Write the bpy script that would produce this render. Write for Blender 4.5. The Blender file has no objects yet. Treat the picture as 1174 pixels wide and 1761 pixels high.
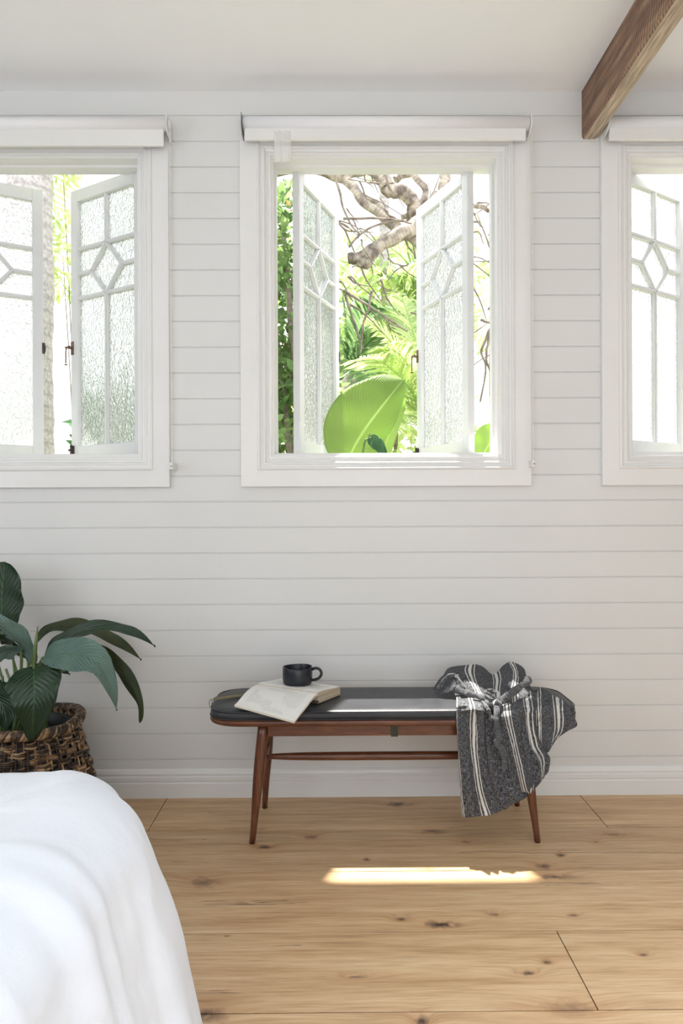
import bpy, math, random
from mathutils import Vector, Matrix, Euler, noise
S = bpy.context.scene
COL = S.collection
R = math.radians
random.seed(7)

# ------------------------------------------------------------------ camera
FP, CX, CY = 1174.0, 587.0, 880.5
D, H = 2.89, 1.2
cam_d = bpy.data.cameras.new('camera'); cam = bpy.data.objects.new('camera', cam_d); COL.objects.link(cam)
cam_d.sensor_fit = 'VERTICAL'; cam_d.sensor_height = 36.0; cam_d.lens = 36.0 * FP / 1761.0
cam_d.clip_start = 0.02
CM = Matrix.Translation((0, -D, H)) @ Matrix.Rotation(R(-0.44), 4, 'Z') @ Matrix.Rotation(R(90), 4, 'X') @ Matrix.Rotation(R(-0.24), 4, 'Z')
cam.matrix_world = CM
S.camera = cam
S.view_settings.view_transform = 'Standard'; S.view_settings.look = 'None'
S.view_settings.exposure = 0.0; S.view_settings.gamma = 1.0; S.view_settings.use_curve_mapping = False

def ray(px, py):
    d = Vector(((px - CX) / FP, -(py - CY) / FP, -1.0))
    return (CM.to_3x3() @ d).normalized()
def W(px, py, y=0.0):          # point seen at a pixel, on the upright plane at depth y
    r = ray(px, py); t = (y + D) / r.y
    return Vector((0, -D, H)) + r * t
def F(px, py, z=0.0):          # point seen at a pixel, on the level plane at height z
    r = ray(px, py); t = (z - H) / r.z
    return Vector((0, -D, H)) + r * t

# ------------------------------------------------------------------ world, sun, lights
w = bpy.data.worlds.new('sky'); S.world = w; w.use_nodes = True
wn = w.node_tree.nodes; wl = w.node_tree.links
bg = wn['Background']; bg.inputs['Strength'].default_value = 2.5
tc = wn.new('ShaderNodeTexCoord'); sx = wn.new('ShaderNodeSeparateXYZ'); wr = wn.new('ShaderNodeValToRGB')
wl.new(tc.outputs['Generated'], sx.inputs[0]); wl.new(sx.outputs['Z'], wr.inputs[0]); wl.new(wr.outputs[0], bg.inputs[0])
wr.color_ramp.elements[0].position = 0.0; wr.color_ramp.elements[0].color = (1, 1, .98, 1)
wr.color_ramp.elements[1].position = 1.0; wr.color_ramp.elements[1].color = (.78, .88, 1, 1)

sd = bpy.data.lights.new('sun', 'SUN'); sd.energy = 17.0; sd.angle = R(0.9); sd.color = (1, .95, .86)
sun = bpy.data.objects.new('sun', sd); COL.objects.link(sun)
sun.rotation_euler = Vector((0.12, -1.0, -3.3)).to_track_quat('-Z', 'Y').to_euler()
sun.location = (0, 6, 12)

def area(name, loc, aim, sx_, sy_, e, col, portal=False):
    d = bpy.data.lights.new(name, 'AREA'); d.shape = 'RECTANGLE'; d.size = sx_; d.size_y = sy_; d.energy = e; d.color = col
    if portal: d.cycles.is_portal = True
    o = bpy.data.objects.new(name, d); COL.objects.link(o); o.location = loc
    o.rotation_euler = Vector(aim).to_track_quat('-Z', 'Z').to_euler()
    return o
# added fills aimed up and down, then daylight from the window beside the bed
area('added_up_fill', (0.7, -3.7, .12), (0, .15, 1), 2.6, 1.3, 21, (.86, .93, 1.0))  # added up-facing fill lamp that brightens the ceiling and upper wall
down_fill = area('added_down_fill', (1.0, -2.3, 2.96), (0, .06, -1), 1.7, .9, 26, (.78, .89, 1.0)); down_fill.data.spread = R(68)  # added narrow overhead fill lamp that brightens the near floor
area('daylight_left', (-3.15, -2.6, 1.7), (1, 0, 0.0), 2.2, 1.3, 12, (.74, .85, 1.0))
for i, cxw in enumerate((-1.31, 0.212, 1.72)):
    area('sky_portal', (cxw, 0.30, 2.08), (0, -1, 0), 0.98, 1.34, 1, (1, 1, 1), True)

# ------------------------------------------------------------------ materials
def newmat(name):
    m = bpy.data.materials.new(name); m.use_nodes = True
    return m, m.node_tree.nodes, m.node_tree.links, m.node_tree.nodes['Principled BSDF']
def ramp(n, stops):
    r = n.new('ShaderNodeValToRGB'); e = r.color_ramp.elements
    e[0].position, e[0].color = stops[0][0], (*stops[0][1], 1)
    e[1].position, e[1].color = stops[-1][0], (*stops[-1][1], 1)
    for p, c in stops[1:-1]:
        k = e.new(p); k.color = (*c, 1)
    return r
def math_(n, l, op, a, b=None, clamp=False):
    m = n.new('ShaderNodeMath'); m.operation = op; m.use_clamp = clamp
    for i, v in enumerate((a, b)):
        if v is None: continue
        if isinstance(v, (int, float)): m.inputs[i].default_value = v
        else: l.new(v, m.inputs[i])
    return m.outputs[0]
def mixc(n, l, f, a, b, mode='MIX'):
    m = n.new('ShaderNodeMix'); m.data_type = 'RGBA'; m.blend_type = mode
    for s, v in ((m.inputs[0], f), (m.inputs[6], a), (m.inputs[7], b)):
        if isinstance(v, (int, float)): s.default_value = v
        elif isinstance(v, tuple): s.default_value = (*v, 1)
        else: l.new(v, s)
    return m.outputs[2]
def simple(name, c1, c2=None, scale=8, rough=.5, bump=0.0, bscale=60, spec=.5, metal=0, stretch=(1, 1, 1), detail=4):
    m, n, l, b = newmat(name)
    c2 = c2 or tuple(min(1, x * 1.06) for x in c1)
    t = n.new('ShaderNodeTexCoord'); mp = n.new('ShaderNodeMapping'); mp.inputs['Scale'].default_value = stretch
    l.new(t.outputs['Object'], mp.inputs[0])
    no = n.new('ShaderNodeTexNoise'); no.inputs['Scale'].default_value = scale; no.inputs['Detail'].default_value = detail
    l.new(mp.outputs[0], no.inputs['Vector'])
    r = ramp(n, [(.32, c1), (.68, c2)]); l.new(no.outputs[0], r.inputs[0]); l.new(r.outputs[0], b.inputs['Base Color'])
    b.inputs['Roughness'].default_value = rough; b.inputs['Metallic'].default_value = metal
    b.inputs['Specular IOR Level'].default_value = spec
    if bump:
        n2 = n.new('ShaderNodeTexNoise'); n2.inputs['Scale'].default_value = bscale; n2.inputs['Detail'].default_value = 3
        l.new(mp.outputs[0], n2.inputs['Vector'])
        bp = n.new('ShaderNodeBump'); bp.inputs['Strength'].default_value = bump; bp.inputs['Distance'].default_value = .01
        l.new(n2.outputs[0], bp.inputs['Height']); l.new(bp.outputs[0], b.inputs['Normal'])
    return m

M = {}
M['wall'] = simple('painted_boards', (.715, .72, .72), (.745, .75, .75), 2, .5, .05, 30)
M['trim'] = simple('gloss_white_paint', (.79, .79, .785), (.82, .82, .82), 4, .32, .04, 40)
M['sash'] = simple('sash_paint', (.74, .75, .765), (.78, .79, .80), 9, .35, .06, 60)
M['ceiling'] = simple('ceiling_paint', (.90, .91, .92), (.92, .93, .94), 1, .7)
M['blind'] = simple('blind_fabric', (.84, .84, .87), (.88, .88, .90), 3, .6, .08, 200)
M['hem'] = simple('blind_hem', (.78, .78, .77), (.82, .82, .81), 3, .5)
M['dark_metal'] = simple('dark_bronze', (.05, .04, .035), (.10, .08, .07), 30, .45, .1, 80, metal=.6)
M['brown_metal'] = simple('aged_brass', (.16, .10, .07), (.26, .18, .13), 30, .4, .1, 80, metal=.6)
M['grey_metal'] = simple('grey_metal', (.25, .25, .25), (.35, .35, .36), 20, .4, 0, metal=.6)
M['bead'] = simple('bead_chain', (.80, .79, .74), (.86, .85, .80), 30, .4)
M['mug'] = simple('black_stoneware', (.008, .010, .016), (.016, .018, .026), 15, .3, .12, 25)
M['olive'] = simple('olive_leather', (.17, .14, .06), (.25, .21, .10), 40, .6, .2, 120)
M['webbing'] = simple('green_webbing', (.035, .04, .025), (.05, .055, .035), 60, .8, .2, 200)
M['pot'] = simple('dark_pot', (.02, .02, .02), (.03, .03, .03), 10, .6)
M['soil'] = simple('soil', (.02, .013, .008), (.06, .04, .025), 60, .95, .6, 60)
M['ground'] = simple('garden_ground', (.16, .17, .08), (.30, .30, .18), 3, .95, .4, 20)
M['render'] = simple('white_render', (.80, .80, .78), (.86, .86, .84), 3, .8, .1, 60)
M['gwood'] = simple('stem_green', (.10, .16, .05), (.16, .24, .08), 20, .5)
M['mattress'] = simple('mattress_ticking', (.78, .78, .78), (.82, .82, .82), 10, .8)

def bark(name, c1, c2, ring, scale=14):
    m, n, l, b = newmat(name)
    t = n.new('ShaderNodeTexCoord'); uv = n.new('ShaderNodeSeparateXYZ'); l.new(t.outputs['UV'], uv.inputs[0])
    no = n.new('ShaderNodeTexNoise'); no.inputs['Scale'].default_value = scale; no.inputs['Detail'].default_value = 8
    l.new(t.outputs['Object'], no.inputs['Vector'])
    r = ramp(n, [(.36, c1), (.62, c2)]); l.new(no.outputs[0], r.inputs[0])
    wv = math_(n, l, 'MULTIPLY', uv.outputs['Y'], ring)
    nn = math_(n, l, 'MULTIPLY', no.outputs[0], 3.0)
    wv = math_(n, l, 'ADD', wv, nn)
    s_ = math_(n, l, 'SINE', wv); s_ = math_(n, l, 'MULTIPLY', s_, .5); s_ = math_(n, l, 'ADD', s_, .5)
    s2 = math_(n, l, 'POWER', s_, 6.0); s2 = math_(n, l, 'MULTIPLY', s2, .3)
    c = mixc(n, l, s2, r.outputs[0], tuple(x * .35 for x in c1)); l.new(c, b.inputs['Base Color'])
    b.inputs['Roughness'].default_value = .85
    bp = n.new('ShaderNodeBump'); bp.inputs['Strength'].default_value = .6; bp.inputs['Distance'].default_value = .02
    l.new(no.outputs[0], bp.inputs['Height']); l.new(bp.outputs[0], b.inputs['Normal'])
    return m
M['bark'] = bark('pale_mottled_bark', (.13, .10, .085), (.46, .40, .33), 260)
M['palm_bark'] = bark('ringed_palm_bark', (.32, .29, .29), (.48, .44, .44), 60, 30)
M['twig'] = simple('twig_bark', (.14, .11, .09), (.30, .25, .21), 20, .9)

def leafmat(name, c1, c2, trans=.45, rough=.4, vein=40, vs=.25, scale=5, midrib=None, spec=.5):
    m, n, l, b = newmat(name)
    t = n.new('ShaderNodeTexCoord'); uv = n.new('ShaderNodeSeparateXYZ'); l.new(t.outputs['UV'], uv.inputs[0])
    no = n.new('ShaderNodeTexNoise'); no.inputs['Scale'].default_value = scale; no.inputs['Detail'].default_value = 3
    l.new(t.outputs['Object'], no.inputs['Vector'])
    r = ramp(n, [(.35, c1), (.65, c2)]); l.new(no.outputs[0], r.inputs[0])
    col = r.outputs[0]
    g = n.new('ShaderNodeNewGeometry')
    rv = math_(n, l, 'MULTIPLY', g.outputs['Random Per Island'], .7); rv = math_(n, l, 'ADD', rv, .65)
    hs = n.new('ShaderNodeHueSaturation'); l.new(rv, hs.inputs['Value']); l.new(col, hs.inputs['Color']); col = hs.outputs[0]
    ax = math_(n, l, 'ABSOLUTE', math_(n, l, 'SUBTRACT', uv.outputs['X'], .5))
    if midrib:
        mr = math_(n, l, 'LESS_THAN', ax, .018); mr = math_(n, l, 'MULTIPLY', mr, .8)
        col = mixc(n, l, mr, col, midrib)
    l.new(col, b.inputs['Base Color']); b.inputs['Roughness'].default_value = rough; b.inputs['Specular IOR Level'].default_value = spec
    if vein:
        a = math_(n, l, 'MULTIPLY', uv.outputs['Y'], float(vein)); a2 = math_(n, l, 'MULTIPLY', ax, -vein * .75)
        ph = math_(n, l, 'ADD', a, a2); s_ = math_(n, l, 'SINE', ph)
        mrb = math_(n, l, 'SUBTRACT', .03, ax, True); mrb = math_(n, l, 'MULTIPLY', mrb, -60.0)
        hgt = math_(n, l, 'ADD', s_, mrb)
        bp = n.new('ShaderNodeBump'); bp.inputs['Strength'].default_value = vs; bp.inputs['Distance'].default_value = .006
        l.new(hgt, bp.inputs['Height']); l.new(bp.outputs[0], b.inputs['Normal'])
    out = n['Material Output']
    tr = n.new('ShaderNodeBsdfTranslucent')
    tcol = mixc(n, l, .5, col, (.9, 1.0, .5), 'MULTIPLY'); hs2 = n.new('ShaderNodeHueSaturation'); hs2.inputs['Saturation'].default_value = .9
    hs2.inputs['Value'].default_value = 1.5; l.new(tcol, hs2.inputs['Color']); l.new(hs2.outputs[0], tr.inputs[0])
    mx = n.new('ShaderNodeMixShader'); mx.inputs[0].default_value = trans
    l.new(b.outputs[0], mx.inputs[1]); l.new(tr.outputs[0], mx.inputs[2]); l.new(mx.outputs[0], out.inputs[0])
    return m
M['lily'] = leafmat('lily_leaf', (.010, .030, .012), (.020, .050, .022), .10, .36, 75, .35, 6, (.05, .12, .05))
M['lily_sheen'] = leafmat('lily_leaf_painted_sheen', (.11, .19, .16), (.17, .27, .23), .10, .45, 95, .5, 6, (.10, .2, .12))  # paler copy of the leaf colour, with sky sheen painted in
M['lily_olive'] = leafmat('lily_leaf_olive', (.020, .035, .010), (.045, .06, .015), .2, .4, 70, .3, 9)
M['paddle'] = leafmat('paddle_leaf', (.27, .40, .10), (.36, .48, .15), .45, .4, 190, .3, 2, (.55, .66, .34))
M['paddle_dark'] = leafmat('dark_leaf', (.04, .12, .05), (.08, .20, .08), .3, .4, 60, .3, 4)
M['hedge'] = leafmat('shrub_leaf', (.09, .17, .06), (.26, .36, .14), .45, .35, 0, 0, 3)
M['lime'] = leafmat('lime_leaf', (.34, .44, .18), (.58, .64, .34), .5, .5, 0, 0, 2)
M['palm'] = leafmat('palm_leaf', (.27, .38, .15), (.50, .58, .28), .5, .4, 0, 0, 2)
M['palm_dk'] = leafmat('palm_leaf_dark', (.13, .24, .11), (.28, .40, .19), .45, .4, 0, 0, 2)
M['blossom'] = simple('orange_blossom', (.75, .30, .12), (.85, .50, .25), 10, .6)

def woodmat(name, c1, c2, c3, scale, stretch, rough=.35, coat=.0, bump=.1):
    m, n, l, b = newmat(name)
    t = n.new('ShaderNodeTexCoord'); mp = n.new('ShaderNodeMapping'); mp.inputs['Scale'].default_value = stretch
    l.new(t.outputs['Object'], mp.inputs[0])
    no = n.new('ShaderNodeTexNoise'); no.inputs['Scale'].default_value = scale; no.inputs['Detail'].default_value = 8; no.inputs['Roughness'].default_value = .65
    no.inputs['Distortion'].default_value = .4
    l.new(mp.outputs[0], no.inputs['Vector'])
    r = ramp(n, [(.28, c1), (.5, c2), (.72, c3)]); l.new(no.outputs[0], r.inputs[0]); l.new(r.outputs[0], b.inputs['Base Color'])
    b.inputs['Roughness'].default_value = rough; b.inputs['Coat Weight'].default_value = coat
    bp = n.new('ShaderNodeBump'); bp.inputs['Strength'].default_value = bump; bp.inputs['Distance'].default_value = .01
    l.new(no.outputs[0], bp.inputs['Height']); l.new(bp.outputs[0], b.inputs['Normal'])
    return m
M['walnut'] = woodmat('walnut', (.055, .017, .008), (.12, .038, .016), (.19, .07, .028), 9, (1, 7, 7), .32, .2)
M['walnut_v'] = woodmat('walnut_upright', (.055, .017, .008), (.12, .038, .016), (.19, .07, .028), 9, (9, 9, 1), .3, .2)

# rough sawn beam
m, n, l, b = newmat('sawn_beam'); M['beam'] = m
t = n.new('ShaderNodeTexCoord'); sp = n.new('ShaderNodeSeparateXYZ'); l.new(t.outputs['Object'], sp.inputs[0])
mp = n.new('ShaderNodeMapping'); mp.inputs['Scale'].default_value = (9, 1.2, 9); l.new(t.outputs['Object'], mp.inputs[0])
no = n.new('ShaderNodeTexNoise'); no.inputs['Scale'].default_value = 3.5; no.inputs['Detail'].default_value = 8; l.new(mp.outputs[0], no.inputs['Vector'])
no2 = n.new('ShaderNodeTexNoise'); no2.inputs['Scale'].default_value = 5; no2.inputs['Detail'].default_value = 4; l.new(t.outputs['Object'], no2.inputs['Vector'])
r = ramp(n, [(.26, (.15, .08, .06)), (.5, (.31, .185, .125)), (.74, (.54, .36, .23))]); l.new(no.outputs[0], r.inputs[0])
ph = math_(n, l, 'ADD', math_(n, l, 'MULTIPLY', sp.outputs['Y'], 330.0), math_(n, l, 'MULTIPLY', sp.outputs['Z'], 110.0))
ph = math_(n, l, 'ADD', ph, math_(n, l, 'MULTIPLY', no2.outputs[0], 14.0))
sn = math_(n, l, 'SINE', ph); sm = math_(n, l, 'MULTIPLY', math_(n, l, 'POWER', math_(n, l, 'ADD', math_(n, l, 'MULTIPLY', sn, .5), .5), 3.0), 1.3)
sm = math_(n, l, 'MULTIPLY', sm, no2.outputs[0])
c = mixc(n, l, sm, r.outputs[0], (.07, .035, .028))
# the underside is coloured paler and greyer
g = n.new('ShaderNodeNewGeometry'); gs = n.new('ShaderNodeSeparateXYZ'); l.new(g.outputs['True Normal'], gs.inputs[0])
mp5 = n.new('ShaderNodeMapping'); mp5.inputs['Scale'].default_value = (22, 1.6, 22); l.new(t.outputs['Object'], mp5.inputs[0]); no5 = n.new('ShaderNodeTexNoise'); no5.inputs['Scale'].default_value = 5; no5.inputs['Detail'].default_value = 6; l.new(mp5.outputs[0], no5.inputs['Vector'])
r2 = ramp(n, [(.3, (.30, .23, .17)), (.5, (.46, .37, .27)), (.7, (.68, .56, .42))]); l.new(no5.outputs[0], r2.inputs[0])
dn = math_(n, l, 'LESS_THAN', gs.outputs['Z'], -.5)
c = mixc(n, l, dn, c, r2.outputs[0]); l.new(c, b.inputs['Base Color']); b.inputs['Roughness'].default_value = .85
bp = n.new('ShaderNodeBump'); bp.inputs['Strength'].default_value = .5; bp.inputs['Distance'].default_value = .01; l.new(math_(n, l, 'ADD', math_(n, l, 'MULTIPLY', math_(n, l, 'MULTIPLY', sn, .7), math_(n, l, 'SUBTRACT', 1.0, dn)), math_(n, l, 'MULTIPLY', no5.outputs[0], 1.2)), bp.inputs['Height']); l.new(bp.outputs[0], b.inputs['Normal'])

# oak floor ---------------------------------------------------------------
m, n, l, b = newmat('rustic_oak'); M['oak'] = m
t = n.new('ShaderNodeTexCoord'); g = n.new('ShaderNodeNewGeometry')
sp = n.new('ShaderNodeSeparateXYZ'); l.new(t.outputs['Object'], sp.inputs[0])
rnd = g.outputs['Random Per Island']
KN = []   # (x, y, rx, ry, darkness)
for (px, py, rx, ry, dk) in [(348, 1518, .055, .034, .55), (760, 1590, .052, .019, 1.0), (684, 1383, .050, .026, .75), (455, 1457, .03, .016, .8),
                             (630, 1478, .016, .012, .8), (955, 1508, .075, .016, .7), (935, 1490, .03, .02, .7), (965, 1471, .020, .014, .9),
                             (690, 1581, .02, .012, .7), (852, 1573, .018, .010, .6), (985, 1574, .018, .010, .6), (735, 1494, .030, .010, .5),
                             (908, 1674, .032, .012, .7), (355, 1745, .05, .03, .7), (745, 1430, .05, .02, .6), (535, 1440, .03, .02, .6),
                             (1025, 1447, .016, .012, .8), (1055, 1435, .05, .012, .5), (980, 1733, .07, .03, .35), (610, 1680, .03, .008, .6),
                             (940, 1655, .012, .008, .8), (725, 1757, .018, .02, .9), (1105, 1642, .015, .008, .7), (800, 1448, .03, .014, .5)]:
    p = F(px, py); KN.append((p.x, p.y, rx, ry, dk))
msk = None; swirl = None
wob = n.new('ShaderNodeTexNoise'); wob.inputs['Scale'].default_value = 28; wob.inputs['Detail'].default_value = 4; l.new(t.outputs['Object'], wob.inputs['Vector'])
wo = math_(n, l, 'MULTIPLY', math_(n, l, 'SUBTRACT', wob.outputs[0], .5), 3.2)
for (kx, ky, rx, ry, dk) in KN:
    vx = math_(n, l, 'MULTIPLY', math_(n, l, 'SUBTRACT', sp.outputs['X'], kx), 1 / rx)
    vy = math_(n, l, 'MULTIPLY', math_(n, l, 'SUBTRACT', sp.outputs['Y'], ky), 1 / ry)
    q = math_(n, l, 'ADD', math_(n, l, 'MULTIPLY', vx, vx), math_(n, l, 'MULTIPLY', vy, vy))
    e = math_(n, l, 'EXPONENT', math_(n, l, 'MULTIPLY', q, -.35))
    swirl = e if swirl is None else math_(n, l, 'ADD', swirl, e)
    qd = math_(n, l, 'ADD', math_(n, l, 'SQRT', q), wo)
    k = math_(n, l, 'MULTIPLY', math_(n, l, 'SUBTRACT', 1.05, qd, True), dk * 1.5)
    msk = k if msk is None else math_(n, l, 'MAXIMUM', msk, k)
off = math_(n, l, 'MULTIPLY', rnd, 37.0)
cmb = n.new('ShaderNodeCombineXYZ')
l.new(math_(n, l, 'ADD', math_(n, l, 'MULTIPLY', sp.outputs['X'], 1.1), off), cmb.inputs[0])
l.new(math_(n, l, 'ADD', math_(n, l, 'MULTIPLY', sp.outputs['Y'], 20.0), math_(n, l, 'MULTIPLY', swirl, .55)), cmb.inputs[1]); l.new(off, cmb.inputs[2])
big = n.new('ShaderNodeTexNoise'); big.inputs['Scale'].default_value = 1.5; big.inputs['Detail'].default_value = 9; big.inputs['Roughness'].default_value = .68; big.inputs['Distortion'].default_value = .25
l.new(cmb.outputs[0], big.inputs['Vector'])
cm2 = n.new('ShaderNodeCombineXYZ'); l.new(math_(n, l, 'ADD', math_(n, l, 'MULTIPLY', sp.outputs['X'], 5.0), off), cm2.inputs[0])
l.new(math_(n, l, 'ADD', math_(n, l, 'MULTIPLY', sp.outputs['Y'], 120.0), math_(n, l, 'MULTIPLY', swirl, 4.0)), cm2.inputs[1]); l.new(off, cm2.inputs[2])
fine = n.new('ShaderNodeTexNoise'); fine.inputs['Scale'].default_value = 1.5; fine.inputs['Detail'].default_value = 5; l.new(cm2.outputs[0], fine.inputs['Vector'])
r = ramp(n, [(.25, (.38, .215, .095)), (.43, (.55, .345, .18)), (.60, (.66, .455, .26)), (.78, (.76, .59, .39))]); l.new(big.outputs[0], r.inputs[0])
fr = ramp(n, [(.30, (.70, .64, .58)), (.55, (1, 1, 1))]); l.new(fine.outputs[0], fr.inputs[0])
c = mixc(n, l, .75, r.outputs[0], fr.outputs[0], 'MULTIPLY')
hv = n.new('ShaderNodeHueSaturation'); l.new(math_(n, l, 'ADD', math_(n, l, 'MULTIPLY', rnd, .16), .90), hv.inputs['Value']); l.new(c, hv.inputs['Color']); c = hv.outputs[0]
# reddish halo round knots, dark heart, fine black cracks
c = mixc(n, l, math_(n, l, 'MULTIPLY', swirl, .45, True), c, (.42, .20, .08))
cr = n.new('ShaderNodeTexNoise'); cr.inputs['Scale'].default_value = 1.1; cr.inputs['Detail'].default_value = 3
cm3 = n.new('ShaderNodeCombineXYZ'); l.new(math_(n, l, 'ADD', math_(n, l, 'MULTIPLY', sp.outputs['X'], 1.0), off), cm3.inputs[0]); l.new(math_(n, l, 'MULTIPLY', sp.outputs['Y'], 26.0), cm3.inputs[1]); l.new(off, cm3.inputs[2])
l.new(cm3.outputs[0], cr.inputs['Vector'])
ck = math_(n, l, 'ABSOLUTE', math_(n, l, 'SUBTRACT', cr.outputs[0], .69)); ck = math_(n, l, 'LESS_THAN', ck, .006)
c = mixc(n, l, math_(n, l, 'MULTIPLY', ck, .75), c, (.10, .055, .035))
mk = math_(n, l, 'MULTIPLY', msk, math_(n, l, 'ADD', math_(n, l, 'MULTIPLY', wob.outputs[0], 3.4), -.75), True)
yc_ = F(950, 1466).y; xc0 = F(790, 1466).x
cn = n.new('ShaderNodeTexNoise'); cn.noise_dimensions = '1D'; cn.inputs['Scale'].default_value = 3.0; cn.inputs['Detail'].default_value = 4; l.new(sp.outputs['X'], cn.inputs['W'])
dy_ = math_(n, l, 'SUBTRACT', math_(n, l, 'SUBTRACT', sp.outputs['Y'], yc_), math_(n, l, 'MULTIPLY', math_(n, l, 'SUBTRACT', cn.outputs[0], .5), .07))
lc = math_(n, l, 'MULTIPLY', math_(n, l, 'LESS_THAN', math_(n, l, 'ABSOLUTE', dy_), .0016), math_(n, l, 'GREATER_THAN', sp.outputs['X'], xc0))
mk = math_(n, l, 'MAXIMUM', mk, math_(n, l, 'MULTIPLY', lc, .85))
c = mixc(n, l, mk, c, (.060, .032, .022))
l.new(c, b.inputs['Base Color'])
rr = math_(n, l, 'ADD', math_(n, l, 'MULTIPLY', big.outputs[0], .15), .34); l.new(rr, b.inputs['Roughness'])
b.inputs['Specular IOR Level'].default_value = .6
bp = n.new('ShaderNodeBump'); bp.inputs['Strength'].default_value = .15; bp.inputs['Distance'].default_value = .004; l.new(fine.outputs[0], bp.inputs['Height']); l.new(bp.outputs[0], b.inputs['Normal'])

# leather
m, n, l, b = newmat('black_leather'); M['leather'] = m
t = n.new('ShaderNodeTexCoord'); v = n.new('ShaderNodeTexVoronoi'); v.inputs['Scale'].default_value = 260; l.new(t.outputs['Object'], v.inputs['Vector'])
no = n.new('ShaderNodeTexNoise'); no.inputs['Scale'].default_value = 9; no.inputs['Detail'].default_value = 5; l.new(t.outputs['Object'], no.inputs['Vector'])
r = ramp(n, [(.3, (.018, .019, .023)), (.7, (.034, .036, .042))]); l.new(no.outputs[0], r.inputs[0]); l.new(r.outputs[0], b.inputs['Base Color'])
l.new(math_(n, l, 'ADD', math_(n, l, 'MULTIPLY', no.outputs[0], .22), .30), b.inputs['Roughness']); b.inputs['Sheen Weight'].default_value = .04; b.inputs['Specular IOR Level'].default_value = .35
hh = math_(n, l, 'ADD', math_(n, l, 'MULTIPLY', v.outputs['Distance'], .12), math_(n, l, 'MULTIPLY', no.outputs[0], .8))
bp = n.new('ShaderNodeBump'); bp.inputs['Strength'].default_value = .35; bp.inputs['Distance'].default_value = .006; l.new(hh, bp.inputs['Height']); l.new(bp.outputs[0], b.inputs['Normal'])

# linen bedspread
m, n, l, b = newmat('white_linen'); M['linen'] = m
t = n.new('ShaderNodeTexCoord')
no = n.new('ShaderNodeTexNoise'); no.inputs['Scale'].default_value = 5; no.inputs['Detail'].default_value = 6; l.new(t.outputs['Object'], no.inputs['Vector'])
n2 = n.new('ShaderNodeTexNoise'); n2.inputs['Scale'].default_value = 420; n2.inputs['Detail'].default_value = 2; l.new(t.outputs['Object'], n2.inputs['Vector'])
r = ramp(n, [(.3, (.80, .83, .90)), (.7, (.85, .88, .94))]); l.new(no.outputs[0], r.inputs[0]); l.new(r.outputs[0], b.inputs['Base Color'])
b.inputs['Roughness'].default_value = .85; b.inputs['Specular IOR Level'].default_value = .2; b.inputs['Sheen Weight'].default_value = .15
hh = math_(n, l, 'ADD', math_(n, l, 'MULTIPLY', no.outputs[0], 1.0), math_(n, l, 'MULTIPLY', n2.outputs[0], .06))
bp = n.new('ShaderNodeBump'); bp.inputs['Strength'].default_value = .42; bp.inputs['Distance'].default_value = .03; l.new(hh, bp.inputs['Height']); l.new(bp.outputs[0], b.inputs['Normal'])

# striped chambray apron: stripes at fixed places across the cloth (UV x, metres)
def clothmat(name, stripes):
    m, n, l, b = newmat(name)
    t = n.new('ShaderNodeTexCoord'); uv = n.new('ShaderNodeSeparateXYZ'); l.new(t.outputs['UV'], uv.inputs[0])
    mp = n.new('ShaderNodeMapping'); mp.inputs['Scale'].default_value = (700, 90, 1); l.new(t.outputs['UV'], mp.inputs[0])
    a = n.new('ShaderNodeTexNoise'); a.inputs['Scale'].default_value = 1; a.inputs['Detail'].default_value = 3; l.new(mp.outputs[0], a.inputs['Vector'])
    mp2 = n.new('ShaderNodeMapping'); mp2.inputs['Scale'].default_value = (90, 700, 1); l.new(t.outputs['UV'], mp2.inputs[0])
    a2 = n.new('ShaderNodeTexNoise'); a2.inputs['Scale'].default_value = 1; a2.inputs['Detail'].default_value = 3; l.new(mp2.outputs[0], a2.inputs['Vector'])
    s_ = math_(n, l, 'MULTIPLY', math_(n, l, 'ADD', a.outputs[0], a2.outputs[0]), .5)
    r = ramp(n, [(.38, (.014, .015, .019)), (.50, (.068, .070, .078)), (.62, (.26, .265, .28))]); l.new(s_, r.inputs[0])
    mk = None
    for (c0, hw) in stripes:
        k = math_(n, l, 'LESS_THAN', math_(n, l, 'ABSOLUTE', math_(n, l, 'SUBTRACT', uv.outputs['X'], c0)), hw)
        mk = k if mk is None else math_(n, l, 'MAXIMUM', mk, k)
    col = r.outputs[0]
    if mk is not None:
        col = mixc(n, l, math_(n, l, 'MULTIPLY', mk, .92), col, (.70, .69, .66))
    l.new(col, b.inputs['Base Color']); b.inputs['Roughness'].default_value = .9; b.inputs['Specular IOR Level'].default_value = .15
    no = n.new('ShaderNodeTexNoise'); no.inputs['Scale'].default_value = 35; no.inputs['Detail'].default_value = 4; l.new(t.outputs['Object'], no.inputs['Vector'])
    hh = math_(n, l, 'ADD', math_(n, l, 'MULTIPLY', s_, .25), no.outputs[0])
    bp = n.new('ShaderNodeBump'); bp.inputs['Strength'].default_value = .55; bp.inputs['Distance'].default_value = .012; l.new(hh, bp.inputs['Height']); l.new(bp.outputs[0], b.inputs['Normal'])
    return m
def tri(c): return [(c - .0115, .0014), (c, .0042), (c + .0115, .0014)]
M['apron'] = clothmat('striped_chambray', tri(.085) + tri(.225) + tri(.305) + tri(.375) + [(.004, .0012), (.011, .0012)])
M['tie'] = clothmat('plain_chambray', [(.017, .0012)])
M['tie'].node_tree.nodes['Principled BSDF'].inputs['Sheen Weight'].default_value = .3

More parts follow.
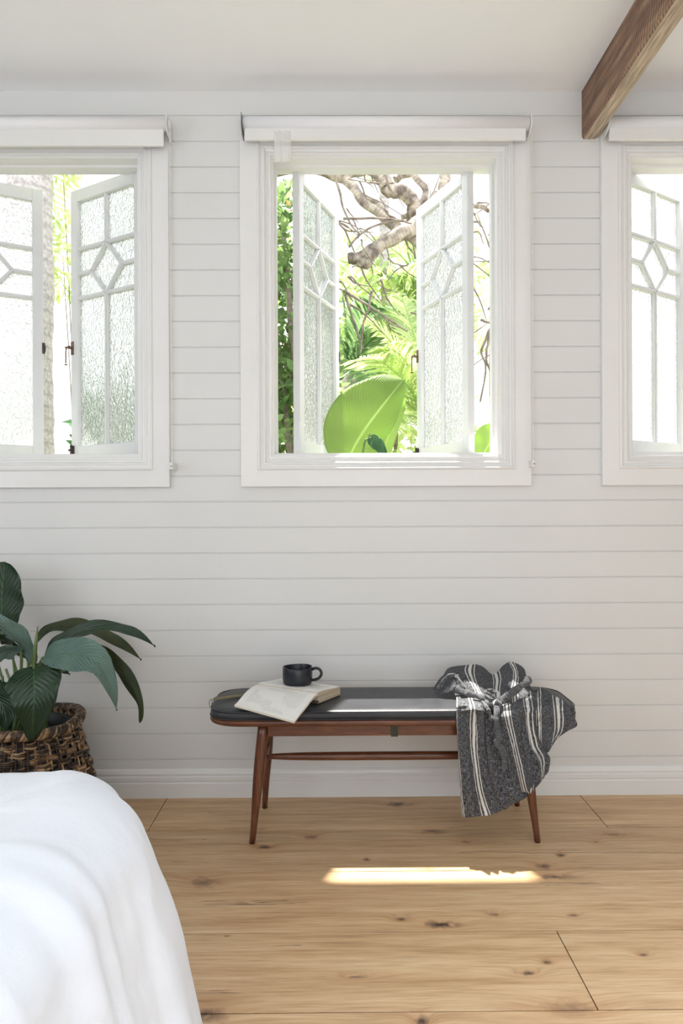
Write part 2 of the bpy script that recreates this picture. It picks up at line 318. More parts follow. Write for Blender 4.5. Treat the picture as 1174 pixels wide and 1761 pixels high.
# obscure glass: rippled pane that lets part of the light straight through
def glassmat(name, sc, strength, milky, lo=.76):
    m, n, l, b = newmat(name); out = n['Material Output']
    t = n.new('ShaderNodeTexCoord'); mp = n.new('ShaderNodeMapping'); mp.inputs['Scale'].default_value = (1, 1, .55); l.new(t.outputs['Object'], mp.inputs[0])
    no = n.new('ShaderNodeTexNoise'); no.inputs['Scale'].default_value = sc; no.inputs['Detail'].default_value = 1.5; no.inputs['Distortion'].default_value = 1.2; l.new(mp.outputs[0], no.inputs['Vector'])
    bp = n.new('ShaderNodeBump'); bp.inputs['Strength'].default_value = strength; bp.inputs['Distance'].default_value = .02; l.new(no.outputs[0], bp.inputs['Height'])
    rf = n.new('ShaderNodeBsdfRefraction'); rf.inputs['IOR'].default_value = 1.35; rf.inputs['Roughness'].default_value = .12;  l.new(bp.outputs[0], rf.inputs['Normal'])
    gl = n.new('ShaderNodeBsdfGlossy'); gl.inputs['Roughness'].default_value = .08; l.new(bp.outputs[0], gl.inputs['Normal'])
    tp = n.new('ShaderNodeBsdfTransparent')
    fo_ = math_(n, l, 'ABSOLUTE', math_(n, l, 'SUBTRACT', no.outputs[0], .5)); cr_ = ramp(n, [(0.0, (lo - .02, lo, lo + .02)), (.03, (.5 + lo / 2 + .02, .5 + lo / 2 + .04, .5 + lo / 2 + .05)), (.09, (1, 1, 1))]); l.new(fo_, cr_.inputs[0])
    l.new(cr_.outputs[0], tp.inputs[0]); l.new(cr_.outputs[0], rf.inputs['Color'])
    tl = n.new('ShaderNodeBsdfTranslucent'); l.new(cr_.outputs[0], tl.inputs[0]); l.new(bp.outputs[0], tl.inputs['Normal'])
    def mix(f, a, c_):
        x = n.new('ShaderNodeMixShader'); x.inputs[0].default_value = f; l.new(a, x.inputs[1]); l.new(c_, x.inputs[2]); return x.outputs[0]
    s1 = mix(.30, rf.outputs[0], tp.outputs[0]); s2 = mix(milky, s1, tl.outputs[0]); s3 = mix(.08, s2, gl.outputs[0])
    l.new(s3, out.inputs[0])
    return m
M['glass'] = glassmat('rippled_glass', 70, 1.0, .16, .80)
M['glass_blown'] = glassmat('blown_rippled_glass', 70, .35, .10, .93)  # same rippled glass, paler: the overexposed light is put into its tint

m, n, l, b = newmat('sheer_fabric'); M['sheer'] = m
no = n.new('ShaderNodeTexNoise'); no.inputs['Scale'].default_value = 300
r = ramp(n, [(.3, (.85, .85, .85)), (.7, (.95, .95, .95))]); l.new(no.outputs[0], r.inputs[0]); l.new(r.outputs[0], b.inputs['Base Color']); b.inputs['Alpha'].default_value = .45
# page paper with faint print
m, n, l, b = newmat('printed_page'); M['page'] = m
t = n.new('ShaderNodeTexCoord'); uv = n.new('ShaderNodeSeparateXYZ'); l.new(t.outputs['UV'], uv.inputs[0])
rows = math_(n, l, 'FRACT', math_(n, l, 'MULTIPLY', uv.outputs['Y'], 30.0)); rw = math_(n, l, 'LESS_THAN', rows, .42)
mp = n.new('ShaderNodeMapping'); mp.inputs['Scale'].default_value = (70, 30, 1); l.new(t.outputs['UV'], mp.inputs[0])
no = n.new('ShaderNodeTexNoise'); no.inputs['Scale'].default_value = 1.0; no.inputs['Detail'].default_value = 2; l.new(mp.outputs[0], no.inputs['Vector'])
wd = math_(n, l, 'GREATER_THAN', no.outputs[0], .45)
n3 = n.new('ShaderNodeTexNoise'); n3.inputs['Scale'].default_value = 2.6; n3.inputs['Detail'].default_value = 1; l.new(t.outputs['UV'], n3.inputs['Vector'])
blk = math_(n, l, 'GREATER_THAN', n3.outputs[0], .47)
def inr(s, a, c_):
    return math_(n, l, 'MULTIPLY', math_(n, l, 'GREATER_THAN', s, a), math_(n, l, 'LESS_THAN', s, c_))
mk = math_(n, l, 'MULTIPLY', math_(n, l, 'MULTIPLY', rw, wd), math_(n, l, 'MULTIPLY', inr(uv.outputs['X'], .10, .90), inr(uv.outputs['Y'], .10, .88)))
mk = math_(n, l, 'MULTIPLY', math_(n, l, 'MULTIPLY', mk, blk), .42)
c = mixc(n, l, mk, (.80, .79, .76), (.22, .22, .24)); l.new(c, b.inputs['Base Color']); b.inputs['Roughness'].default_value = .8
M['pages_edge'] = simple('page_edges', (.42, .33, .22), (.66, .57, .43), 1, .8, .3, 1, stretch=(4, 4, 500))
M['page_side'] = simple('page_cream_edge', (.62, .56, .44), (.72, .67, .56), 1, .8, 0, stretch=(3, 3, 600))
M['cover'] = simple('book_cover', (.06, .045, .035), (.10, .075, .06), 20, .7)

m, n, l, b = newmat('rattan'); M['rattan'] = m
g = n.new('ShaderNodeNewGeometry'); r = ramp(n, [(0, (.03, .022, .022)), (.3, (.12, .07, .04)), (.6, (.30, .18, .09)), (1, (.52, .35, .19))]); l.new(g.outputs['Random Per Island'], r.inputs[0])
t = n.new('ShaderNodeTexCoord'); no = n.new('ShaderNodeTexNoise'); no.inputs['Scale'].default_value = 22; no.inputs['Detail'].default_value = 3; l.new(t.outputs['Object'], no.inputs['Vector'])
rd = ramp(n, [(.44, (.07, .07, .10)), (.50, (1, 1, 1))]); l.new(no.outputs[0], rd.inputs[0])
c = mixc(n, l, .85, r.outputs[0], rd.outputs[0], 'MULTIPLY'); l.new(c, b.inputs['Base Color']); b.inputs['Roughness'].default_value = .45

# ------------------------------------------------------------------ mesh helpers
class MB:
    def __init__(s): s.v = []; s.f = []; s.uv = {}; s.mi = []; s.cur = 0
    def add(s, vs, fs, uvs=None):
        o = len(s.v); s.v += [Vector(p) for p in vs]
        for f in fs: s.f.append(tuple(i + o for i in f)); s.mi.append(s.cur)
        if uvs:
            for i, q in enumerate(uvs): s.uv[o + i] = q
        return s
    def box(s, x0, x1, y0, y1, z0, z1):
        return s.add([(x0, y0, z0), (x1, y0, z0), (x1, y1, z0), (x0, y1, z0), (x0, y0, z1), (x1, y0, z1), (x1, y1, z1), (x0, y1, z1)],
                     [(0, 3, 2, 1), (4, 5, 6, 7), (0, 1, 5, 4), (1, 2, 6, 5), (2, 3, 7, 6), (3, 0, 4, 7)])
    def bar(s, a, b_, wd, th, up=Vector((0, 1, 0))):     # rectangular bar from a to b; th along up
        a, b_ = Vector(a), Vector(b_); d = (b_ - a).normalized(); sd_ = d.cross(up).normalized() * wd / 2; u = up.normalized() * th / 2
        vs = []
        for p in (a, b_): vs += [p - sd_ - u, p + sd_ - u, p + sd_ + u, p - sd_ + u]
        return s.add(vs, [(0, 3, 2, 1), (4, 5, 6, 7), (0, 1, 5, 4), (1, 2, 6, 5), (2, 3, 7, 6), (3, 0, 4, 7)])
    def tube(s, path, rad, n=8, caps=True, closed=False, squash=None):
        path = [Vector(p) for p in path]; k = len(path)
        if not isinstance(rad, (list, tuple)): rad = [rad] * k
        tan = []
        for i in range(k):
            a = path[(i - 1) % k] if (closed or i > 0) else path[i]; c_ = path[(i + 1) % k] if (closed or i < k - 1) else path[i]
            tan.append((c_ - a).normalized())
        nrm = tan[0].orthogonal().normalized(); vs = []; uvs = []; L = 0
        for i in range(k):
            nrm = (nrm - tan[i] * nrm.dot(tan[i])).normalized() if i else nrm
            bn = tan[i].cross(nrm)
            if i: L += (path[i] - path[i - 1]).length
            for j in range(n):
                a = 2 * math.pi * j / n
                vs.append(path[i] + (nrm * math.cos(a) + bn * math.sin(a)) * rad[i]); uvs.append((j / n, L))
        fs = []
        for i in range(k if closed else k - 1):
            for j in range(n):
                a = i * n + j; b1 = i * n + (j + 1) % n; c_ = ((i + 1) % k) * n + (j + 1) % n; d_ = ((i + 1) % k) * n + j
                fs.append((a, b1, c_, d_))
        if caps and not closed:
            fs.append(tuple(reversed(range(n)))); fs.append(tuple(range((k - 1) * n, k * n)))
        return s.add(vs, fs, uvs)
    def grid(s, fn, nu, nv, uvf=None, wrap=False):
        vs = []; uvs = []
        for i in range(nu + 1):
            for j in range(nv + 1):
                vs.append(fn(i / nu, j / nv)); uvs.append(uvf(i / nu, j / nv) if uvf else (j / nv, i / nu))
        fs = [(i * (nv + 1) + j, i * (nv + 1) + j + 1, (i + 1) * (nv + 1) + j + 1, (i + 1) * (nv + 1) + j) for i in range(nu) for j in range(nv)]
        return s.add(vs, fs, uvs)
    def lathe(s, prof, c, n=48):
        vs = []; k = len(prof)
        for (r_, z) in prof:
            for j in range(n):
                a = 2 * math.pi * j / n; vs.append((c[0] + r_ * math.cos(a), c[1] + r_ * math.sin(a), c[2] + z))
        fs = [(i * n + j, i * n + (j + 1) % n, (i + 1) * n + (j + 1) % n, (i + 1) * n + j) for i in range(k - 1) for j in range(n)]
        return s.add(vs, fs)
    def build(s, name, mat, parent=None, smooth=False, bevel=0, seg=2, solid=0, sub=0, origin=None, weld=False):
        me = bpy.data.meshes.new(name)
        if parent is not None: org = PW[parent.name]
        elif origin is not None: org = Vector(origin)
        else:
            xs = [p.x for p in s.v]; ys = [p.y for p in s.v]; zs = [p.z for p in s.v]
            org = Vector(((min(xs) + max(xs)) / 2, (min(ys) + max(ys)) / 2, min(zs)))
        me.from_pydata([p - org for p in s.v], [], s.f)
        if s.uv:
            ul = me.uv_layers.new(name='UVMap')
            for lp in me.loops: ul.data[lp.index].uv = s.uv.get(lp.vertex_index, (0, 0))
        mats = mat if isinstance(mat, (list, tuple)) else [mat]
        for m_ in mats: me.materials.append(m_)
        for p, i in zip(me.polygons, s.mi): p.material_index = i; p.use_smooth = smooth
        o = bpy.data.objects.new(name, me); COL.objects.link(o)
        if parent is not None: o.parent = parent; PW[o.name] = org.copy()
        else: o.location = org; PW[o.name] = org.copy()
        if bevel:
            b_ = o.modifiers.new('bevel', 'BEVEL'); b_.width = bevel; b_.segments = seg; b_.limit_method = 'ANGLE'; b_.angle_limit = R(40)
        if solid:
            b_ = o.modifiers.new('solid', 'SOLIDIFY'); b_.thickness = solid; b_.offset = 0
        if sub:
            b_ = o.modifiers.new('sub', 'SUBSURF'); b_.levels = sub; b_.render_levels = sub
        return o
PW = {}
def empty(name, loc, label=None, cat=None, group=None, kind=None):
    o = bpy.data.objects.new(name, None); COL.objects.link(o); o.location = loc; PW[o.name] = Vector(loc)
    o.empty_display_size = .1
    return tag(o, label, cat, group, kind)
def tag(o, label=None, cat=None, group=None, kind=None):
    if label: o['label'] = label
    if cat: o['category'] = cat
    if group: o['group'] = group
    if kind: o['kind'] = kind
    return o
def struct(o, label=None):
    o['kind'] = 'structure'
    if label: o['label'] = label
    return o
def crom(P, t):
    k = len(P) - 1; x = max(0, min(.99999, t)) * k; i = int(x); f = x - i
    p0, p1, p2, p3 = P[max(i - 1, 0)], P[i], P[i + 1], P[min(i + 2, k)]
    return .5 * ((2 * p1) + (p2 - p0) * f + (2 * p0 - 5 * p1 + 4 * p2 - p3) * f * f + (3 * p1 - p0 - 3 * p2 + p3) * f ** 3)
def smooth_path(P, n):
    P = [Vector(p) for p in P]; return [crom(P, i / (n - 1)) for i in range(n)]
def ns(x, y=0, z=0): return noise.noise(Vector((x, y, z)))

# ------------------------------------------------------------------ setting
WINX = (-1.31, 0.212, 1.735); HW = .474; ZB, ZT = 1.445, 2.70     # opening
CEIL = 2.98; XL, XR, YB = -3.1, 3.1, -5.4
PITCH = .1088; Z0 = 2.8786
GR = [Z0 - PITCH * i for i in range(27)]
def board_profile(z0, z1):       # front face profile (z, y) with V joints
    pts = [(z0, 0.0)]
    for g_ in sorted(GR):
        if z0 + .01 < g_ < z1 - .01: pts += [(g_ - .0045, 0), (g_ - .001, .005), (g_ + .001, .005), (g_ + .0022, 0)]
    pts.append((z1, 0.0)); return pts
wb = MB()
def boards(x0, x1, z0, z1):
    pr = board_profile(z0, z1); vs = []
    for (z, y) in pr: vs += [(x0, y, z), (x1, y, z)]
    k = len(pr); fs = [(2 * i, 2 * i + 1, 2 * i + 3, 2 * i + 2) for i in range(k - 1)]
    o = len(vs); vs += [(x0, .14, z0), (x1, .14, z0), (x0, .14, z1), (x1, .14, z1)]
    fs += [(o + 1, o, o + 2, o + 3), (0, o, o + 1, 1), (2 * k - 2, 2 * k - 1, o + 3, o + 2)]
    fs += [tuple([o] + [2 * i for i in range(k)] + [o + 2])[::-1], tuple([o + 1] + [2 * i + 1 for i in range(k)] + [o + 3])]
    wb.add(vs, fs)
boards(XL, XR, 0, ZB - .02); boards(XL, XR, ZT + .02, CEIL)
ed = [XL] + [e for c_ in WINX for e in (c_ - HW - .02, c_ + HW + .02)] + [XR]
for i in range(0, len(ed), 2): boards(ed[i], ed[i + 1], ZB - .02, ZT + .02)
struct(wb.build('wall_front', M['wall']), 'white horizontal tongue and groove boards below and between the windows')

sk = MB()
prof = [(0, 0), (-.016, 0), (-.016, .060), (-.013, .064), (-.013, .068), (-.015, .072), (-.015, .086), (-.010, .090), (-.010, .094), (-.013, .099), (-.009, .110), (-.004, .117), (0, .118)]
vs = [(x, y, z) for (y, z) in prof for x in (XL, XR)]
sk.add(vs, [(2 * i, 2 * i + 2, 2 * i + 3, 2 * i + 1) for i in range(len(prof) - 1)])
struct(sk.build('baseboard_front', M['trim']), 'white moulded skirting board under the boarded wall')

# floor boards
fl = MB(); rows = [F(700, y).y for y in (1425.5, 1498, 1602.5, 1740)]
wd_ = .305; rows = [0.0] + rows
while rows[-1] > YB + .1: rows.append(rows[-1] - wd_)
JN = {0: [F(289, 1370).x, F(995, 1365).x], 1: [-2.0, 2.3], 2: [-1.9, 1.8], 3: [-1.7, F(992, 1668).x], 4: [-.9, 1.6]}
for i in range(len(rows) - 1):
    js = JN.get(i, [random.uniform(-2.4, -.8), random.uniform(.2, 2)]); e = [XL - .02] + js + [XR + .02]
    for j in range(len(e) - 1):
        fl.box(e[j] + .0014, e[j + 1] - .0014, max(rows[i + 1], YB) + .0017, rows[i] - .0017 + (.05 if i == 0 else 0), -.03, 0)
fo = fl.build('floor', M['oak'], bevel=.0006, seg=1, origin=(0, 0, 0)); struct(fo, 'wide rustic oak floorboards with dark knots')
sf = MB(); sf.box(XL - .1, XR + .1, YB - .1, .14, -.08, -.028); struct(sf.build('trim_1', M['cover']), 'dark subfloor under the boards')
ce = MB(); ce.box(XL - .1, XR + .1, YB - .1, .14, CEIL, CEIL + .08); struct(ce.build('ceiling', M['ceiling']), 'plain white ceiling')
wl_ = MB()
wl_.box(XL - .1, XL, YB, .14, 0, .9); wl_.box(XL - .1, XL, YB, .14, 2.4, CEIL); wl_.box(XL - .1, XL, -1.4, .14, .9, 2.4); wl_.box(XL - .1, XL, YB, -3.8, .9, 2.4)
struct(wl_.build('wall_left', M['wall']))
wr_ = MB(); wr_.box(XR, XR + .1, YB, .14, 0, CEIL); struct(wr_.build('wall_right', M['wall']))
wk = MB(); wk.box(XL - .1, -1.9, YB - .1, YB, 0, CEIL); wk.box(2.5, XR + .1, YB - .1, YB, 0, CEIL); wk.box(-1.9, 2.5, YB - .1, YB, 2.6, CEIL); wk.box(-1.9, 2.5, YB - .1, YB, 0, .45)
struct(wk.build('wall_back', M['wall']))

# ceiling beam
bm_ = MB(); bx0 = W(1000, 200).x; bw = .072; bz0 = W(1000, 240).z
NB = 60
def beamsec(y, i):
    j = [ns(y * 3, 1.3) * .004, ns(y * 2.2, 5.1) * .005, ns(y * 9, 9.4) * .004]
    cut = 0; r0 = bw + j[1]
    return [(bx0 + ns(y * 4, 3.3) * .0015, y, CEIL), (bx0 + ns(y * 5, 2.2) * .0012, y, bz0 + .010 + j[2] * .5), (bx0 + .005, y, bz0 + j[0] * .4),
            (bx0 + r0 * .75 - cut, y, bz0 + j[0]), (bx0 + r0 - cut, y, bz0 + .014 + cut * 1.6 + abs(j[2])), (bx0 + r0, y, bz0 + .05), (bx0 + r0, y, CEIL)]
vs = []; ys = [(-i / NB) ** 1 * 4.4 if False else -(i / NB) * 4.4 for i in range(NB + 1)]
for i, y in enumerate(ys): vs += beamsec(y, i)
fs = [(i * 7 + j, i * 7 + j + 1, (i + 1) * 7 + j + 1, (i + 1) * 7 + j) for i in range(NB) for j in range(6)] + [tuple(range(7))[::-1], tuple(range(NB * 7, NB * 7 + 7))]
bm_.add(vs, fs)
bo = bm_.build('ceiling_beam', M['beam']); tag(bo, 'rough sawn brown timber beam running along the ceiling to the wall', 'beam')
kh = MB()
for (px, py, r_) in ((1096, 117, .010), (1106, 113, .012)):
    p = F(px, py, bz0 - .0004); kh.add([p + Vector((r_ * math.cos(a) * .6 * (1 + .35 * ns(a * 2, px)), r_ * 1.7 * math.sin(a) * (1 + .4 * ns(a * 3, py)), 0)) for a in [k * .45 for k in range(14)]] , [tuple(range(14))])
kh.build('knot_hole', M['pot'], bo)

# ------------------------------------------------------------------ windows
def ring(mb, cx, hw, z0, z1, prof):
    # profile of (offset outward from opening, y): mitred casing round the opening
    k = len(prof); vs = []
    for (o_, y) in prof:
        vs += [(cx - hw - o_, y, z0 - o_), (cx + hw + o_, y, z0 - o_), (cx + hw + o_, y, z1 + o_), (cx - hw - o_, y, z1 + o_)]
    fs = []
    for i in range(k - 1):
        for j in range(4):
            fs.append((i * 4 + j, (i + 1) * 4 + j, (i + 1) * 4 + (j + 1) % 4, i * 4 + (j + 1) % 4))
    mb.add(vs, fs)
SW, SH = .458, ZT + .012 - (ZB + .004)
def make_sash(win, cx, side, hx, theta, th_y, has_bolt, latch_kind):
    # local frame: hinge at origin, x to the free edge, y outward, z up
    s_ = side
    o = bpy.data.objects.new('sash', None)
    th = .034; T = th
    zb, zt = 0.0, SH; xi0, xi1 = .046, SW - .046
    zp0, zp1 = .066, SH - .056
    b1, b3 = zp1 - .222, zp1 - .452; bm = (b1 + b3) / 2; xc = (xi0 + xi1) / 2
    mb = MB()
    def X(a): return a if s_ > 0 else -a
    def bx(x0, x1, z0, z1, y0=0, y1=T):
        a, c_ = sorted((X(x0), X(x1))); mb.box(a, c_, y0, y1, z0, z1)
    bx(0, xi0, zb, zt); bx(xi1, SW, zb, zt); bx(xi0, xi1, zb, zp0); bx(xi0, xi1, zp1, zt)
    me = mb
    PW['__'] = Vector((0, 0, 0))
    fr = me.build('sash', M['sash'], bevel=.0025, origin=(0, 0, 0))
    fr.parent = win; fr.location = Vector((hx, th_y, ZB + .004)) - PW[win.name]; fr.rotation_euler = (0, 0, R(theta) * s_)
    PW[fr.name] = Vector((0, 0, 0))
    mu = MB()
    def bar(x0, z0, x1, z1, wd=.017):
        mu.bar((X(x0), T / 2, z0), (X(x1), T / 2, z1), wd, T * .72); mu.bar((X(x0), T / 2, z0), (X(x1), T / 2, z1), wd * .5, T * .95)
    dx = .098
    bar(xc, zp0, xc, b3); bar(xc, b1, xc, zp1)
    bar(xi0, b1, xi1, b1); bar(xi0, b3, xi1, b3)
    bar(xi0, bm, xc - dx, bm); bar(xc + dx, bm, xi1, bm)
    bar(xc, b1, xc - dx, bm); bar(xc, b1, xc + dx, bm); bar(xc, b3, xc - dx, bm); bar(xc, b3, xc + dx, bm)
    mu.build('glazing_bar', M['sash'], fr)
    gl = MB(); a, c_ = sorted((X(xi0 - .004), X(xi1 + .004))); gl.box(a, c_, T * .45, T * .55, zp0 - .004, zp1 + .004)
    gl.build('glass', M['glass_blown'] if cx > 1 else M['glass'], fr)
    # fastener
    zl = SH * .415
    if latch_kind == 'handle':
        q = MB(); ex = X(SW - .010)
        q.box(*sorted((X(SW - .020), X(SW - .002))), -.004, 0, zl - .03, zl + .032)
        q.tube([(ex, 0, zl), (ex, -.022, zl)], .006, 8)
        q.tube(smooth_path([(ex, -.020, zl + .004), (X(SW + .004), -.024, zl - .006), (X(SW + .006), -.024, zl - .05), (X(SW + .006), -.024, zl - .072)], 10), .0035, 8)
        q.lathe([(0, -.006), (.008, -.004), (.008, 0), (0, .002)], (X(SW + .006), -.024, zl - .076), 10)
        q.tube([(X(SW - .012), -.016, zl + .006), (X(SW + .014), -.020, zl + .002)], .006, 8)
        q.build('window_latch', M['brown_metal'], fr, bevel=.001)
    else:
        q = MB(); q.box(*sorted((X(SW - .006), X(SW + .007))), -.003, .012, zl - .025, zl + .025)
        q.tube([(X(SW + .006), .004, zl - .014), (X(SW + .006), .004, zl + .014)], .005, 8)
        q.build('latch_keeper', M['dark_metal'], fr, bevel=.001)
    if has_bolt:
        q = MB(); q.box(*sorted((X(SW - .022), X(SW - .004))), -.010, 0, .004, .066)
        q.tube([(X(SW - .013), -.012, -.004), (X(SW - .013), -.012, .070)], .006, 8); q.tube([(X(SW - .013), -.012, .045), (X(SW - .013), -.026, .045)], .005, 8)
        q.build('bolt', M['dark_metal'], fr, bevel=.001)
    # butt hinges on the pivot stile
    hg = MB()
    for zz in (.12, SH - .16): hg.tube([(X(-.003), .004, zz - .03), (X(-.003), .004, zz + .03)], .0045, 8)
    hg.build('hinge', M['sash'], fr)
    return fr
wlabels = ['left window with white casement sashes of rippled glass half open', 'middle window with both white casement sashes swung wide open onto garden', 'right window cut by the frame edge, pane blown white']
for i, cx in enumerate(WINX):
    win = empty('window_%d' % (i + 1), (cx, 0, ZB), wlabels[i], kind='structure')
    cs = MB()
    ring(cs, cx, HW, ZB, ZT, [(.138, 0), (.138, -.019), (.136, -.021), (.068, -.021), (.066, -.026), (.060, -.028), (.056, -.026), (.054, -.018), (.046, -.016), (.042, -.019), (.036, -.020),
                              (.033, -.016), (.031, -.009), (.022, -.006), (.019, -.009), (.012, -.009), (.009, -.004), (.008, .003), (.0, .004)])
    cs.build('casing', M['trim'], win)
    jb = MB()
    ring(jb, cx, HW, ZB, ZT, [(0, .004), (0, .06), (-.010, .062), (-.010, .10), (.0, .102), (.0, .145), (.03, .148), (.05, .148), (.05, .13)])
    jb.build('jamb', M['trim'], win)
    sl = MB(); sl.add([(cx - HW - .06, .06, ZB), (cx + HW + .06, .06, ZB), (cx + HW + .06, .17, ZB - .02), (cx - HW - .06, .17, ZB - .02),
                       (cx - HW - .06, .06, ZB - .05), (cx + HW + .06, .06, ZB - .05), (cx + HW + .06, .17, ZB - .05), (cx - HW - .06, .17, ZB - .05)],
                      [(0, 1, 2, 3), (7, 6, 5, 4), (2, 6, 7, 3), (0, 3, 7, 4), (1, 5, 6, 2), (0, 4, 5, 1)])
    sl.build('sill', M['trim'], win, bevel=.003)
    if i == 1:
        make_sash(win, cx, 1, cx - .368, 67.5, .10, False, 'keeper'); make_sash(win, cx, -1, cx + .368, 67.5, .10, True, 'handle')
    elif i == 0:
        make_sash(win, cx, 1, cx - .462, 28, .104, False, 'keeper'); make_sash(win, cx, -1, cx + .462, 30, .104, True, 'handle')
    else:
        make_sash(win, cx, 1, cx - .462, 31, .104, False, 'keeper'); make_sash(win, cx, -1, cx + .462, 30, .104, True, 'handle')

# roller blinds
def blind(x0, x1, zc, label, chain_len, hem=.042):
    t_ = empty('roller_blind', ((x0 + x1) / 2, -.06, zc - .1), label, 'blind', 'rolled up roller blinds over the windows')
    yc = -.062; r_ = .028
    q = MB(); n_ = 32; q.tube([(x0, yc, zc), (x1, yc, zc)], r_, n_); q.build('fabric_roll', M['blind'], t_, smooth=True)
    q = MB(); q.box(x0 + .006, x1 - .012, yc - .012, yc + .002, zc - .030 - hem, zc - .020); q.build('hem_bar', M['hem'], t_, bevel=.003)
    for (xa, dark) in ((x0 - .004, M['grey_metal'] if 'middle' in label else M['hem']), (x1 + .004, M['hem'])):
        q = MB(); pts = [(xa, yc - .034, zc + .03), (xa, yc + .06, zc + .03), (xa, yc + .06, zc - .05), (xa, yc - .010, zc - .045), (xa, yc - .034, zc - .02)]
        vs = [(p[0] - .0015, p[1], p[2]) for p in pts] + [(p[0] + .0015, p[1], p[2]) for p in pts]; k = 5
        q.add(vs, [tuple(range(5)), tuple(range(9, 4, -1))] + [(j, (j + 1) % 5 , (j + 1) % 5 + 5, j + 5) for j in range(5)])
        q.build('bracket', dark, t_)
    # beaded chain loop
    q = MB(); xc_ = x1 + .012; zb_ = zc - chain_len
    for dy in (-.012, .012):
        q.tube([(xc_, yc + dy, zc - .01), (xc_ + .003, yc + dy * .6, zb_)], .0009, 5)
        z = zc - .02
        while z > zb_:
            f_ = (zc - z) / chain_len
            q.lathe([(0, -.0022), (.0019, -.0012), (.0019, .0012), (0, .0022)], (xc_ + .003 * f_, yc + dy * (1 - .4 * f_), z), 5); z -= .0075
    q.build('bead_chain', M['bead'], t_)
    q = MB(); q.box(xc_ - .005, xc_ + .009, yc - .012, -.0 + .0, zb_ - .025, zb_ + .004); q.build('chain_holder', M['hem'], t_, bevel=.002)
    q = MB(); q.tube([(xc_ + .003, yc - .0125, zb_ - .012), (xc_ + .003, yc - .016, zb_ - .012)], .0025, 8); q.build('screw', M['dark_metal'], t_)
    q = MB(); q.tube([(x1 + .006, yc, zc), (x1 + .016, yc, zc)], .018, 16); q.build('chain_wheel', M['hem'], t_, bevel=.002)
    return t_
pA = W(418, 213, -.062); pB = W(908, 213, -.062)
bl_ = blind(pA.x, pB.x, pA.z, 'white roller blind rolled up over the middle window', 1.40)
a, b_ = W(471, 226, -.075), W(500, 279, -.075)
q = MB(); q.grid(lambda i, j: Vector((a.x + (b_.x - a.x) * j, -.078 + .003 * math.sin(j * 14), a.z + (b_.z - a.z) * i)), 12, 24); q.build('loose_fabric', M['sheer'], bl_, smooth=True)
pC = W(287, 214, -.062)
blind(-1.92, pC.x, pC.z - .002, 'white roller blind rolled up over the left window beside the frame edge', 1.40, .062)
pD = W(1043, 213, -.062)
blind(pD.x, pD.x + 1.2, pD.z, 'white roller blind rolled up over the right window beside the beam', 1.40)

# ------------------------------------------------------------------ bench
BC = .207; BY0, BY1 = -.446, -.104; SX = .678
bench = empty('bench', (BC, -.275, 0), 'mid-century walnut bench with black leather cushion against the boarded wall', 'bench')
def plan(hx, hy, r_, n_=14):
    pts = []
    for (sx_, sy_, a0) in ((1, 1, 0), (-1, 1, 90), (-1, -1, 180), (1, -1, 270)):
        for k in range(n_ + 1):
            a = R(a0 + 90 * k / n_); ex = .8
            pts.append((sx_ * (hx - r_[0]) + r_[0] * math.copysign(abs(math.cos(a)) ** ex, math.cos(a)), sy_ * (hy - r_[1]) + r_[1] * math.copysign(abs(math.sin(a)) ** ex, math.sin(a))))
    return pts
def slab(mb, layers, cap_b=True, cap_t=True, dome=0, yc=None):
    yc = (BY0 + BY1) / 2 if yc is None else yc; base = plan(SX, (BY1 - BY0) / 2, (.13, .11)); k = len(base); vs = []
    for (ins, z) in layers:
        fx, fy = (SX - ins) / SX, ((BY1 - BY0) / 2 - ins) / ((BY1 - BY0) / 2)
        vs += [(BC + p[0] * fx, yc + p[1] * fy, z) for p in base]
    fs = [(i * k + j, i * k + (j + 1) % k, (i + 1) * k + (j + 1) % k, (i + 1) * k + j) for i in range(len(layers) - 1) for j in range(k)]
    if cap_b: fs.append(tuple(range(k))[::-1])
    if cap_t: fs.append(tuple(range((len(layers) - 1) * k, len(layers) * k)))
    mb.add(vs, fs)
q = MB(); slab(q, [(.030, 0.4270), (.012, 0.4290), (.003, 0.4350), (0, 0.4430), (.001, 0.4500), (.004, 0.4530), (.012, 0.4540)]); q.build('seat_frame', M['walnut'], bench, smooth=False)
q = MB(); slab(q, [(.014, 0.4510), (.006, 0.4540), (.0025, 0.4600), (.002, 0.4670), (.003, 0.4750), (.008, 0.4820), (.018, 0.4865), (.035, 0.4885), (.07, 0.4895), (.12, 0.4900)]); q.build('cushion', M['leather'], bench, smooth=True)
q = MB()
pl = plan(SX - .0015, (BY1 - BY0) / 2 - .0015, (.13, .11)); q.tube([(BC + p[0] * .9955, (BY0 + BY1) / 2 + p[1] * .985, .4825) for p in pl], .0022, 6, closed=True)
q.tube([(BC + p[0] * 1.0, (BY0 + BY1) / 2 + p[1] * 1.0, .4565) for p in pl], .0022, 6, closed=True)
q.build('piping', M['leather'], bench, smooth=True)
